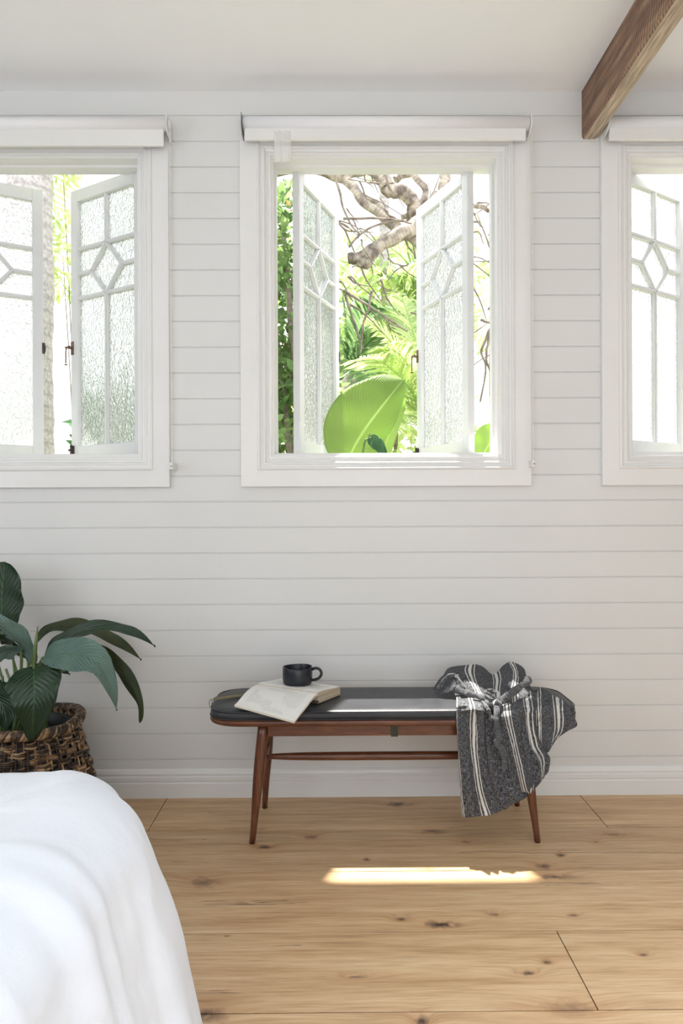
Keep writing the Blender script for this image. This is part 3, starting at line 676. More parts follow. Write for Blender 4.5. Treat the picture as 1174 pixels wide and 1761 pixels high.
# aprons
q = MB()
q.box(BC - .46, BC + .46, -.405, -.387, .384, .430); q.box(BC - .46, BC + .46, -.165, -.147, .384, .430)
q.box(BC - .468, BC - .448, -.39, -.155, .384, .430); q.box(BC + .448, BC + .468, -.39, -.155, .384, .430)
q.build('apron_rail', M['walnut'], bench, bevel=.003)
def leg(top, bot):
    q = MB(); n_ = 10; rr_ = [.019 + .0035 * math.sin(math.pi * min(1, i / n_ * 1.3)) - .0085 * (i / n_) ** 1.5 for i in range(n_ + 1)]
    a, b_ = Vector(top), Vector(bot)
    q.tube([a.lerp(b_, i / n_) for i in range(n_ + 1)], rr_, 16); q.build('leg', M['walnut_v'], bench, smooth=True)
fL, fR_, rL, rR = F(433.5, 1450), F(924, 1448), F(455, 1389), F(889, 1385)
leg((W(453, 1252, -.39).x, -.385, .430), (fL.x, fL.y, 0)); leg((W(897, 1252, -.39).x, -.385, .430), (fR_.x, fR_.y, 0))
leg((W(464, 1262, -.155).x, -.16, .430), (rL.x, rL.y, 0)); leg((W(878, 1262, -.155).x, -.16, .430), (rR.x, rR.y, 0))
ys_ = -.28; zs_ = W(600, 1300, ys_).z
xa, xb = W(455, 1300, ys_).x, W(891, 1300, ys_).x
q = MB(); P_ = [Vector((xa + (xb - xa) * i / 30, ys_, zs_)) for i in range(31)]
q.tube(P_, [.0075 + .0085 * (1 - math.exp(-min(i, 30 - i) / 2.6)) for i in range(31)], 14)
q.build('stretcher', M['walnut'], bench, smooth=True)
for x_ in (xa, xb):
    q = MB(); q.tube([(x_, -.41, zs_), (x_, ys_, zs_), (x_, -.14, zs_)], [.009, .0125, .009], 12); q.build('stretcher', M['walnut'], bench, smooth=True)
q = MB(); a = W(672, 1252, -.407).x; b_ = W(684, 1252, -.407).x; q.box(a, b_, -.409, -.404, .382, .432); q.build('webbing_tab', M['webbing'], bench)

# ------------------------------------------------------------------ book, mug, strap
KB = .9766
def dp(x, d, z): return Vector((x * KB, d * KB - D, H - (H - z) * KB))
B = dp(-.072, 2.578, .516); A = dp(-.317, 2.720, .515); Dd = dp(-.379, 2.525, .489); Cc = dp(-.151, 2.403, .463); Rr = dp(.013, 2.700, .510); Q = A + (Rr - B)
book = empty('open_book', (-.186, -.30, .49), 'open paperback book with cream pages lying face up on the bench cushion', 'book')
def bil(u, v): return (A.lerp(B, u)).lerp(Dd.lerp(Cc, u), v)
def leftpage(u, v):
    p = bil(u, v); p.z += .010 * math.sin(math.pi * min(1, v * 1.15)) * (1 - .3 * u) - .004 * (1 - v) ** 6 * 0 + .002 * math.sin(v * 9) * u
    return p
q = MB(); q.grid(lambda i, j: leftpage(i, j), 24, 24, lambda i, j: (1 - j * .0 - i, 1 - j) if False else (i, 1 - j)); q.build('left_page', M['page'], book, smooth=True)
q = MB()
def lower(u, v):
    p = leftpage(u, v); t_ = p.z; p.z -= .009 * (1 - .25 * v)
    if p.y > BY0 + .012: p.z = min(t_, max(p.z, .4925))
    return p
q.grid(lower, 24, 24)
for fn in ((lambda i, j: (leftpage(i, 1) if j > .5 else lower(i, 1)), 24), (lambda i, j: (leftpage(1, i) if j > .5 else lower(1, i)), 24), (lambda i, j: (leftpage(0, i) if j > .5 else lower(0, i)), 24)):
    q.grid(fn[0], fn[1], 1)
q.build('left_page_block', M['page_side'], book)
q = MB()
def rtop(u, v):
    p = (A.lerp(B, u)).lerp(Q.lerp(Rr, u), v); p.z += .007 * math.sin(math.pi * min(1, (v + .08) * .95)) * math.exp(-3 * v) * 1.6
    return p
def rbot(u, v):
    p = (A.lerp(B, u)).lerp(Q.lerp(Rr, u), v); p.z = .4945; return p
q.grid(rtop, 24, 24, lambda i, j: (i, j)); q.build('right_page', M['page'], book, smooth=True)
q = MB()
q.grid(lambda i, j: (rtop(i, 1) if j > .5 else rbot(i, 1)), 24, 1); q.grid(lambda i, j: (rtop(1, i) if j > .5 else rbot(1, i)), 24, 1); q.grid(lambda i, j: (rtop(0, i) if j > .5 else rbot(0, i)), 24, 1); q.grid(lambda i, j: (rtop(i, 0) if j > .5 else rbot(i, 0)), 24, 1)
q.build('right_page_block', M['pages_edge'], book)
q = MB(); q.grid(lambda i, j: rbot(i * 1.0, j) + Vector((0, 0, -.002)), 4, 4)
q.tube([A + Vector((0, 0, -.034)), B + Vector((0, 0, -.034))], .006, 8)
q.build('book_cover', M['cover'], book, solid=.002)

mc = dp(-.157, 2.722, .514)
mug = empty('mug', mc, 'black stoneware mug standing on the open book', 'mug')
q = MB()
pr = [(0, .001), (.045, .001), (.052, .003), (.056, .008), (.0575, .02), (.058, .045), (.0575, .066), (.0565, .069), (.0545, .069), (.0535, .066), (.0535, .02), (.050, .010), (0, .008)]
q.lathe(pr, (0, 0, 0), 48)
q.v = [p + Vector((0, 0, (.0016 * math.sin(math.atan2(p.y, p.x) * 2 + 1)) * max(0, p.z) / .069)) + mc for p in q.v]
q.build('mug_body', M['mug'], mug, smooth=True)
q = MB(); hp = smooth_path([mc + Vector(p) for p in ((.054, 0, .056), (.070, -.004, .064), (.087, -.006, .058), (.093, -.007, .042), (.084, -.006, .026), (.066, -.003, .018), (.054, 0, .016))], 24)
q.tube(hp, .0055, 10); q.build('handle', M['mug'], mug, smooth=True)

st = MB(); a = F(417, 1197, .493); b_ = F(366, 1204, .493); sd2 = Vector((.12, .99, 0)) * .012
def strapf(u, v):
    p = a.lerp(b_, u) + sd2 * (v - .5) * 2 * (1 - .35 * max(0, u - .85) / .15); p.z = .4935 + .003 * math.sin(u * 3.1) * (1 - u * .3) + (.0045 * math.sin(v * math.pi)); return p
st.grid(strapf, 16, 6)
so = st.build('leather_strap', M['olive'], solid=.002, smooth=True); tag(so, 'olive leather key strap with a dark ring tucked beside the book', 'key strap')
q = MB(); pr_ = F(362, 1209, .484); q.tube([pr_ + Vector((.004 * math.sin(a_) * 1.2, .002 * math.cos(a_), .014 * math.cos(a_))) for a_ in [k * math.pi / 9 for k in range(18)]], .0011, 6, closed=True); q.build('ring', M['dark_metal'], so)
q = MB(); pq = a.lerp(b_, .93); q.lathe([(0, .003), (.003, .002), (.003, 0)], (pq.x, pq.y, .500), 10); q.build('rivet', M['dark_metal'], so)

# ------------------------------------------------------------------ striped apron on the bench
EYE = Vector((0, -D, H))
def rest(p, top=.4985):       # cloth lies on the cushion, never inside it
    if BY0 - .006 < p.y < BY1 and BC - SX < p.x < BC + SX + .012 and p.z < top:
        v_ = p - EYE; k1 = (H - top) / (H - p.z); k2 = (BY0 - .008 + D) / v_.y
        return EYE + v_ * max(k1, k2)
    return p
def ap(cx_, cy_, d):          # point of the apron: crop grid to pixel, at distance d
    if d < 2.53: d = 2.53 - (2.53 - d) * .5
    return rest(W(730 + cx_ * .2385, 1120 + cy_ * .2385, d * KB - D))
def patch(mb, rowsP, u0, u1, nu=60, nv=40, fold=0, seed=0, v1=.4, fine=.0026):
    rowsP = [[ap(*p) for p in r_] for r_ in rowsP]
    def fn(i, j):
        rr_ = [crom(r_, j) for r_ in rowsP]; p = crom(rr_, i)
        dsp = fold * ns(j * 6 + seed, i * 1.6, seed) + fine * ns(j * 22, i * 14, seed + 5) + fine * .5 * ns(j * 50, i * 40, seed)
        e = min(1, 6 * min(j, 1 - j, i + .05, 1 - i + .05)); dr = (p - Vector((0, -D, H))).normalized()
        return rest(p + Vector((dsp * .5, -abs(dsp) * 1.6, dsp * .5)) * (0.3 + .7 * e), .4965 + fold * .25 * (1 + ns(j * 9, i * 7, seed)))
    mb.grid(fn, nv, nu, lambda i, j: (u0 + (u1 - u0) * j, v1 * i))
apr = empty('linen_apron', (.60, -.43, .36), 'grey striped linen apron with white lines draped over the right end of the bench', 'apron')
body = MB()
# heap at the back / top of the seat
patch(body, [[(150, 215, 2.80), (160, 130, 2.82), (300, 95, 2.83), (400, 105, 2.83), (490, 168, 2.80), (570, 100, 2.80), (625, 76, 2.80), (715, 125, 2.79), (720, 200, 2.78)],
             [(130, 215, 2.74), (160, 165, 2.74), (290, 150, 2.74), (400, 170, 2.74), (500, 215, 2.73), (590, 165, 2.73), (650, 150, 2.73), (715, 180, 2.73), (760, 260, 2.74)],
             [(180, 260, 2.68), (240, 240, 2.67), (330, 250, 2.66), (420, 270, 2.66), (500, 290, 2.65), (580, 270, 2.64), (650, 270, 2.64), (740, 290, 2.65), (810, 340, 2.65)],
             [(230, 330, 2.62), (300, 325, 2.61), (380, 335, 2.60), (460, 370, 2.58), (540, 400, 2.57), (600, 400, 2.56), (660, 400, 2.56), (740, 410, 2.57), (800, 430, 2.58)]],
      .13, .46, 90, 60, .014, 3)
# back-left band of the heap with the second stripe group
patch(body, [[(60, 270, 2.73), (120, 185, 2.74), (200, 150, 2.74), (260, 170, 2.73), (320, 240, 2.70), (420, 300, 2.66)],
             [(75, 290, 2.70), (140, 215, 2.70), (200, 190, 2.695), (250, 210, 2.69), (310, 270, 2.66), (400, 330, 2.63)],
             [(100, 315, 2.66), (160, 300, 2.66), (210, 285, 2.655), (250, 295, 2.65), (310, 320, 2.63), (390, 345, 2.61)]],
      .02, .12, 50, 24, .010, 9)
# left panel hanging over the front edge
patch(body, [[(228, 305, 2.665), (270, 300, 2.66), (330, 310, 2.65), (390, 330, 2.62), (440, 345, 2.60)],
             [(226, 400, 2.545), (280, 402, 2.54), (345, 405, 2.53), (410, 410, 2.525), (470, 420, 2.52)],
             [(226, 460, 2.470), (285, 462, 2.463), (352, 465, 2.462), (425, 468, 2.46), (500, 470, 2.465)],
             [(232, 620, 2.455), (290, 622, 2.445), (368, 625, 2.452), (450, 630, 2.440), (560, 640, 2.452)],
             [(245, 800, 2.450), (310, 805, 2.432), (395, 810, 2.447), (490, 815, 2.430), (640, 820, 2.45)],
             [(255, 1000, 2.445), (330, 1005, 2.425), (430, 1010, 2.442), (540, 1000, 2.425), (700, 985, 2.455)],
             [(268, 1195, 2.44), (360, 1190, 2.418), (480, 1178, 2.438), (600, 1120, 2.425), (740, 1035, 2.47)]],
      0.0, .20, 90, 90, .030, 21)
# centre panel falling from the waist tie towards the lower right
patch(body, [[(440, 345, 2.59), (560, 330, 2.62), (640, 325, 2.63), (720, 300, 2.65), (815, 265, 2.68)],
             [(490, 440, 2.50), (570, 430, 2.515), (650, 420, 2.52), (730, 400, 2.54), (805, 390, 2.56)],
             [(520, 540, 2.445), (590, 540, 2.435), (665, 530, 2.43), (735, 510, 2.44), (800, 500, 2.47)],
             [(560, 680, 2.438), (625, 690, 2.42), (700, 690, 2.415), (770, 670, 2.43), (850, 680, 2.46)],
             [(600, 820, 2.438), (660, 830, 2.415), (740, 820, 2.41), (820, 780, 2.43), (895, 770, 2.47)],
             [(650, 1060, 2.44), (700, 1020, 2.42), (770, 970, 2.415), (830, 930, 2.43), (880, 860, 2.47)]],
      .165, .345, 80, 80, .030, 33)
# under layer peeking along the lower hem
patch(body, [[(600, 700, 2.462), (700, 700, 2.462), (800, 680, 2.468), (890, 780, 2.48)],
             [(630, 900, 2.458), (720, 900, 2.455), (810, 870, 2.462), (900, 820, 2.478)],
             [(640, 1060, 2.455), (730, 1035, 2.45), (800, 985, 2.46), (888, 870, 2.475)]],
      .23, .38, 40, 30, .010, 44)
# right wing over the rounded end of the seat
patch(body, [[(800, 268, 2.69), (835, 262, 2.70), (900, 300, 2.69), (985, 350, 2.67), (1035, 385, 2.66)],
             [(800, 330, 2.61), (840, 335, 2.60), (910, 370, 2.59), (990, 410, 2.59), (1065, 450, 2.60)],
             [(800, 420, 2.52), (845, 425, 2.505), (915, 450, 2.50), (1000, 480, 2.52), (1098, 528, 2.55)],
             [(802, 520, 2.475), (850, 530, 2.46), (920, 560, 2.47), (985, 572, 2.50), (1040, 568, 2.53)],
             [(805, 620, 2.465), (850, 650, 2.45), (900, 670, 2.47), (930, 650, 2.49), (960, 620, 2.51)],
             [(830, 690, 2.465), (860, 720, 2.455), (880, 730, 2.465), (895, 715, 2.475), (905, 690, 2.48)]],
      .29, .42, 60, 60, .012, 55)
body.build('cloth', M['apron'], apr, smooth=True, solid=.0016)
def band(mb, pts, wd, seed=0, crumple=.004, v=1.0):
    wd *= 1.25; P = smooth_path([ap(*p) + (EYE - ap(*p)).normalized() * .022 for p in pts], 50); k = len(P)
    def fn(i, j):
        x = i * (k - 1); a_ = min(int(x), k - 2); p = P[a_].lerp(P[a_ + 1], x - a_); t_ = (P[a_ + 1] - P[a_]).normalized()
        s__ = t_.cross(Vector((0, -1, .15))).normalized(); w_ = wd * (.8 + .35 * ns(i * 5, seed))
        ang = j * 2 * math.pi
        q_ = s__ * math.cos(ang) * w_ / 2 + s__.cross(t_) * math.sin(ang) * w_ * .28
        return p + q_ + Vector((0, -1, 0)) * crumple * ns(i * 16 + seed, j * 5, seed) + Vector((0, 0, 1)) * crumple * .6 * ns(i * 22, j * 8, seed + 3)
    mb.grid(fn, 60, 16, lambda i, j: (wd * j, i * v))
for pts, wd, sd3 in (([(758, 205, 2.67), (715, 235, 2.62), (650, 285, 2.57), (590, 325, 2.54), (535, 372, 2.52)], .026, 1),
                     ([(225, 275, 2.65), (300, 300, 2.62), (380, 322, 2.58), (450, 350, 2.54), (520, 385, 2.51)], .022, 2),
                     ([(535, 375, 2.51), (500, 330, 2.52), (450, 300, 2.54), (435, 290, 2.56), (480, 282, 2.56), (530, 305, 2.54), (530, 350, 2.515)], .011, 3),
                     ([(515, 385, 2.50), (520, 430, 2.46), (515, 490, 2.43), (520, 560, 2.42), (535, 630, 2.415), (520, 660, 2.41), (560, 710, 2.41), (572, 770, 2.41), (575, 845, 2.415)], .021, 4),
                     ([(505, 385, 2.50), (460, 380, 2.50), (440, 350, 2.54), (400, 345, 2.56)], .012, 6),
                     ([(420, 350, 2.56), (445, 400, 2.50), (470, 450, 2.455), (485, 500, 2.44)], .014, 8),
                     ([(80, 300, 2.70), (110, 250, 2.69), (170, 180, 2.69), (220, 175, 2.68), (250, 215, 2.66), (300, 290, 2.63)], .014, 7),
                     ([(720, 195, 2.66), (745, 190, 2.655), (760, 205, 2.65), (748, 228, 2.64), (722, 232, 2.63)], .009, 10)):
    q = MB(); band(q, pts, wd, sd3); q.build('waist_tie', M['tie'], apr, smooth=True)
q = MB(); kc = ap(522, 378, 2.46); q.grid(lambda i, j: kc + Vector((math.sin(math.pi * i) * math.cos(2 * math.pi * j) * .017 * (1 + .3 * ns(i * 4, j * 5)), math.sin(math.pi * i) * math.sin(2 * math.pi * j) * .012, math.cos(math.pi * i) * .015 * (1 + .3 * ns(j * 6, i * 4, 2)))), 16, 24, lambda i, j: (.03 * j, .03 * i)); q.build('knot', M['tie'], apr, smooth=True)

# ------------------------------------------------------------------ basket and peace lily
bc = Vector((-1.185, -.30, 0))
bask = empty('wicker_basket', bc, 'dark woven rattan basket planter on the floor behind the bed', 'basket')
def brad(z):            # radius by height
    t_ = z / .425
    return .250 + .026 * math.sin(math.pi * min(1, t_ * 1.05)) * (1 - t_) - .062 * max(0, t_ - .15) / .85 - .012 * math.exp(-((t_ - .93) / .06) ** 2)
NS_ = 34
q = MB()
for k in range(NS_):
    a = 2 * math.pi * k / NS_
    for dd in (-.006, .006):
        q.tube([bc + Vector((brad(z) * math.cos(a + dd / .2), brad(z) * math.sin(a + dd / .2), z)) for z in [.01 + .40 * i / 12 for i in range(13)]], .0045, 6)
q.build('stake', M['rattan'], bask, smooth=True)
q = MB(); row = 0; z = .012
while z < .392:
    for sdx in range(3):
        zz = z + sdx * .0072; pts = []; nseg = NS_ * 4; a_off = random.random()
        for k in range(nseg):
            a = 2 * math.pi * k / nseg; ph_ = a * NS_ / 2 + row * math.pi
            rr_ = brad(zz) + .0105 * math.sin(ph_) + .001 * ns(k * .3, zz * 90)
            pts.append(bc + Vector((rr_ * math.cos(a), rr_ * math.sin(a), zz + .0016 * ns(k * .21, row * 3 + sdx) + .0035 * math.cos(ph_) * (sdx - 1) * -.5)))
        # short overlapping canes, each its own piece
        st_ = int(a_off * 12); seg = 34
        for s0 in range(0, nseg, seg):
            sub_ = [pts[(st_ + s0 + i) % nseg] for i in range(seg + 1)]; q.tube(sub_, .0041, 6)
    z += .0255; row += 1
q.build('basket_weave', M['rattan'], bask, smooth=True)
q = MB()
for k in range(7):
    pts = []; nseg = 150
    for i in range(nseg):
        a = 2 * math.pi * i / nseg; ph_ = a * 24 + k * 2 * math.pi / 7
        rr_ = .200 + .017 * math.cos(ph_) ; pts.append(bc + Vector((rr_ * math.cos(a), rr_ * math.sin(a), .415 + .015 * math.sin(ph_) + .006 * math.sin(a * 3))))
    for s0 in range(0, nseg, 15): q.tube([pts[(s0 + i) % nseg] for i in range(16)], .0058, 6)
q.build('rim', M['rattan'], bask, smooth=True)
q = MB(); q.lathe([(0, .02), (.235, .02), (.24, .15), (.20, .33), (.175, .40), (.168, .40), (.19, .33), (.22, .15)], bc, 32); q.build('liner', M['pot'], bask, smooth=True)

lily = empty('potted_peace_lily', bc + Vector((0, 0, .03)), 'glossy dark green leafy houseplant growing in the wicker basket', 'houseplant')
q = MB(); q.lathe([(0, .03), (.12, .03), (.15, .34), (.155, .35), (.145, .35), (.14, .33)], bc, 32); q.build('nursery_pot', M['pot'], lily, smooth=True)
q = MB(); q.lathe([(.145, .325), (.08, .335), (.0, .34)], bc, 24); q.build('soil', M['soil'], lily, smooth=True)
def leaf(pts, hw, side, matn, parent, name='leaf', cup=.25, tip=1.0, wave=.006, stem=None, nl=40, nw=14, mx=.42, stem_r=.004, smat='gwood', twist=0, asym=1.0, blunt=.75):
    P = smooth_path(pts, 60); side = Vector(side)
    L = sum((P[i + 1] - P[i]).length for i in range(59))
    def fn(i, j):
        x = i * 59; a_ = min(int(x), 58); p = P[a_].lerp(P[a_ + 1], x - a_); t_ = (P[a_ + 1] - P[a_]).normalized()
        sd_ = Matrix.Rotation(twist * i, 3, t_) @ side
        s__ = (sd_ - t_ * sd_.dot(t_)).normalized(); n_ = s__.cross(t_)
        # leaf outline
        e = i ** (math.log(.5) / math.log(mx)); wv = hw * max(.0, math.sin(math.pi * e)) ** blunt * (1 - .25 * i * tip)
        v = (j - .5) * 2
        if v < 0: wv *= asym
        return p + s__ * v * wv + n_ * (abs(v) ** 1.6 * wv * cup) + n_ * wave * math.sin(i * 19 + v * 2) * abs(v)
    q = MB(); q.grid(fn, nl, nw); lo = q.build(name, M[matn], parent, smooth=True, solid=.0008)
    if stem:
        q = MB(); sp_ = smooth_path(list(stem) + [P[0], P[3]], 20); q.tube(sp_, [stem_r * (1.3 - .5 * i / 19) for i in range(20)], 8); q.build('leaf_stem', M[smat], parent, smooth=True)
    return lo
def lp(px, py, d): return W(px, py, d - D)
pc = bc + Vector((0, 0, .36))
def off(dx, dy): return pc + Vector((dx, dy, 0))
leaf([lp(4, 1092, 2.68), lp(3, 1060, 2.70), lp(4, 1015, 2.72), lp(9, 966, 2.72)], .098, (1, -.15, 0), 'lily', lily, cup=.10, stem=[off(-.02, .03), lp(30, 1160, 2.66)], mx=.52, blunt=.5, tip=.1)
leaf([lp(58, 1150, 2.58), lp(44, 1118, 2.55), lp(20, 1092, 2.52), lp(-10, 1072, 2.50), lp(-45, 1075, 2.48)], .060, (.5, -.6, .7), 'lily_sheen', lily, cup=-.35, stem=[off(.02, 0), lp(55, 1200, 2.58)], mx=.55)
leaf([lp(58, 1148, 2.47), lp(59, 1175, 2.40), lp(58, 1215, 2.37), lp(54, 1274, 2.40)], .098, (1, .05, .0), 'lily', lily, cup=-.12, stem=[off(.03, -.02), lp(57, 1190, 2.56)], mx=.38, tip=.6)
leaf([lp(72, 1133, 2.52), lp(100, 1126, 2.48), lp(140, 1128, 2.44), lp(175, 1150, 2.42), lp(201, 1222, 2.42)], .072, (.25, -.75, -.72), 'lily_sheen', lily, cup=.22, stem=[off(.04, -.02), lp(62, 1165, 2.56)], mx=.5, twist=.35)
leaf([lp(72, 1138, 2.58), lp(90, 1112, 2.55), lp(125, 1090, 2.53), lp(180, 1079, 2.50), (lp(225, 1086, 2.48)), lp(267, 1112, 2.46)], .042, (.1, -.75, -.45), 'lily', lily, cup=.2, stem=[off(.05, .02), lp(64, 1175, 2.60)], mx=.40)
leaf([lp(56, 1116, 2.68), lp(76, 1088, 2.70), lp(110, 1077, 2.72), lp(152, 1082, 2.74), lp(198, 1102, 2.74), lp(243, 1135, 2.72)], .045, (.2, -.8, -.5), 'lily_olive', lily, cup=.2, stem=[off(.02, .06), lp(50, 1170, 2.68)], mx=.55)
leaf([lp(118, 1150, 2.60), lp(148, 1126, 2.60), lp(182, 1130, 2.58), lp(212, 1160, 2.56), lp(238, 1205, 2.55), lp(241, 1243, 2.55)], .036, (.6, -.5, .6), 'lily_olive', lily, cup=.4, stem=[off(.08, -.0), lp(92, 1170, 2.58)], mx=.45, twist=-.5)
leaf([lp(36, 1120, 2.50), lp(15, 1119, 2.46), lp(-15, 1128, 2.42), lp(-40, 1150, 2.40)], .045, (.1, -.7, .6), 'lily_sheen', lily, cup=.2, stem=[off(-.02, -.04), lp(34, 1180, 2.52)])
leaf([lp(48, 1135, 2.60), lp(25, 1105, 2.58), lp(0, 1092, 2.56), lp(-30, 1100, 2.54)], .05, (.3, -.7, .5), 'lily', lily, cup=.3, stem=[off(-.03, .0), lp(45, 1190, 2.6)])
leaf([lp(5, 1170, 2.52), lp(-5, 1195, 2.46), lp(8, 1225, 2.43), lp(12, 1258, 2.43)], .055, (1, .3, 0), 'lily', lily, cup=.2, stem=[off(-.06, -.03)])
leaf([lp(48, 1160, 2.66), lp(75, 1146, 2.70), lp(100, 1150, 2.74), lp(120, 1160, 2.76)], .03, (.2, -.8, -.3), 'lily', lily, cup=.3, stem=[off(.05, .06)])
for (x_, y_, a_, b2) in ((20, 1105, 2.6, -.05), (38, 1130, 2.66, .0), (10, 1150, 2.5, -.08), (28, 1160, 2.55, .03), (-15, 1100, 2.6, -.1)):
    q = MB(); q.tube(smooth_path([off(b2, .02), lp((x_ + 35) / 2, 1200, a_), lp(x_, y_, a_)], 14), .0045, 8); q.build('leaf_stem', M['gwood'], lily, smooth=True)
q = MB(); q.tube(smooth_path([lp(57, 1155, 2.54), lp(60, 1120, 2.53), lp(63, 1095, 2.53), lp(65, 1076, 2.53)], 16), [.0045, .006, .0075, .008, .008, .0075, .007, .0065, .006, .0055, .005, .004, .003, .0025, .002, .001], 10); q.build('flower_sheath', M['gwood'], lily, smooth=True)

# ------------------------------------------------------------------ bed
bed = empty('bed', (-1.3, -2.6, 0), 'bed corner covered by a crumpled white linen bedspread, lower left', 'bed')
q = MB(); q.box(-2.25, -.62, -4.1, -1.42, .18, .54); q.build('mattress', M['mattress'], bed, bevel=.06, seg=4)
EX, EY, TOP = -.398, -1.30, .640        # top edge lines of the bed (right side x, far end y)
def outline(s_):                        # s in metres along the outline: far side left->corner->side towards camera; returns point + outward normal
    rc = .30; L1 = 2.1 - .6 - rc
    # far edge runs from x=-2.6 to EX-rc
    xf0 = -2.3; L1 = (EX - rc) - xf0; La = rc * math.pi / 2
    if s_ < L1: return Vector((xf0 + s_, EY, 0)), Vector((0, 1, 0))
    if s_ < L1 + La:
        a = (s_ - L1) / rc; return Vector((EX - rc + rc * math.sin(a), EY - rc + rc * math.cos(a), 0)), Vector((math.sin(a), math.cos(a), 0))
    return Vector((EX, EY - rc - (s_ - L1 - La), 0)), Vector((1, 0, 0))
STOT = ((EX - .3) + 2.3) + .3 * math.pi / 2 + 2.5
SC = ((EX - .3) + 2.3) + .15 * math.pi / 2   # corner position
def bedpt(i, j):
    s_ = (i ** 1.0) * STOT; p, n_ = outline(s_)
    # j: 0 inner top -> 1 floor hem
    rr_ = .16; AM = R(78); Lt = .5; Ls = rr_ * AM; zl_ = TOP - rr_ * (1 - math.cos(AM)); Ld = (zl_ - .012) / math.sin(AM); l_ = j * (Lt + Ls + Ld)
    if l_ < Lt: o_ = -(Lt - l_) - rr_; z = TOP + .02 * (1 - l_ / Lt) ** 2
    elif l_ < Lt + Ls:
        a = (l_ - Lt) / rr_; o_ = -rr_ + rr_ * math.sin(a); z = TOP - rr_ * (1 - math.cos(a))
    else:
        t_ = l_ - Lt - Ls; o_ = -rr_ + rr_ * math.sin(AM) + t_ * math.cos(AM); z = zl_ - t_ * math.sin(AM)
    drop = max(0, min(1, (l_ - Lt * .55) / (Ls + Ld * .8)))
    cor = math.exp(-((s_ - SC) / .22) ** 2)
    o_ += cor * .075 * drop ** 1.5
    fold = 0
    for (fr, am, ph_) in ((6.0, .022, .3), (13.0, .015, 1.1), (24.0, .008, 2.0), (41, .003, 4)):
        fold += am * math.sin(fr * s_ * 1.9 + ph_ + 2.2 * ns(s_ * 2.0, j * 1.5, fr) + .9 * j) * (.75 + .9 * ns(s_ * 3 + fr, j * 2))
    k_ = max(0, drop) ** .9 * (.25 + .75 * min(1, max(0, (s_ - SC + .30) / .35)))
    fold = fold * .6 + .55 * abs(fold) + .004 * ns(s_ * 30, j * 6, 1)
    o_ += fold * k_ * 1.15
    z += .035 * max(0, min(1, (SC - .12 - s_) / .6)) * (1 - drop) + .008 * ns(s_ * 3, j * 3.5, 7) * (1 - drop * .5) + .004 * ns(s_ * 11, j * 7, 3) * (1 - drop) + fold * .5 * k_ * math.exp(-((l_ - Lt - .02) / .16) ** 2)
    q_ = p + n_ * o_; q_.z = max(.006, z)
    q_.x += .004 * ns(s_ * 14, j * 16, 9); q_.y += .004 * ns(s_ * 13, j * 17, 4)
    return q_
q = MB(); q.grid(bedpt, 420, 110)
# middle of the top
q2 = MB(); q2.grid(lambda i, j: Vector((-2.3 + (EX - .5 + 2.3) * i, EY - .5 - 2.6 * j, TOP + .04 + .012 * ns(i * 6, j * 8, 2))), 40, 50)
q.add(q2.v, q2.f)
q.build('bedspread', M['linen'], bed, smooth=True)

# ------------------------------------------------------------------ outdoors
gq = MB(); gq.box(-14, 14, .14, 16, -.75, -.6); struct(gq.build('ground', M['ground']), 'garden ground outside')
ev = MB(); ev.box(-3.5, -.75, .14, .74, 3.03, 3.09); struct(ev.build('shade_slab', M['render']), 'added white slab outside, shading the left window')  # unseen slab added to keep the sun out of the left window

def tree_branch(mb, pts, r0, r1, n_=26, wob_=.02, sides=10):
    P = smooth_path([lp(*p) for p in pts], n_); sd_ = random.random() * 50
    P = [p + Vector((ns(i * .4, sd_) * wob_, ns(i * .4, sd_ + 7) * wob_, ns(i * .4, sd_ + 3) * wob_)) for i, p in enumerate(P)]
    mb.tube(P, [(r0 + (r1 - r0) * i / (n_ - 1)) * (1 + .16 * ns(i * .8, sd_, 2)) for i in range(n_)], sides); return P
tree = empty('garden_tree', lp(900, 700, 6.0) * 1.0, 'gnarled pale-barked tree with twisting branches outside the middle window', 'tree')
tree.location.z = -.6; PW[tree.name] = tree.location.copy()
q = MB()
dT = 5.0
tp = [(735, 1900, 5.4), (770, 1200, 5.4), (775, 800, 5.3), (765, 520, 5.2), (735, 400, 5.1)]
tree_branch(q, tp, .16, .10, 30)
q.build('trunk', M['bark'], tree, smooth=True)
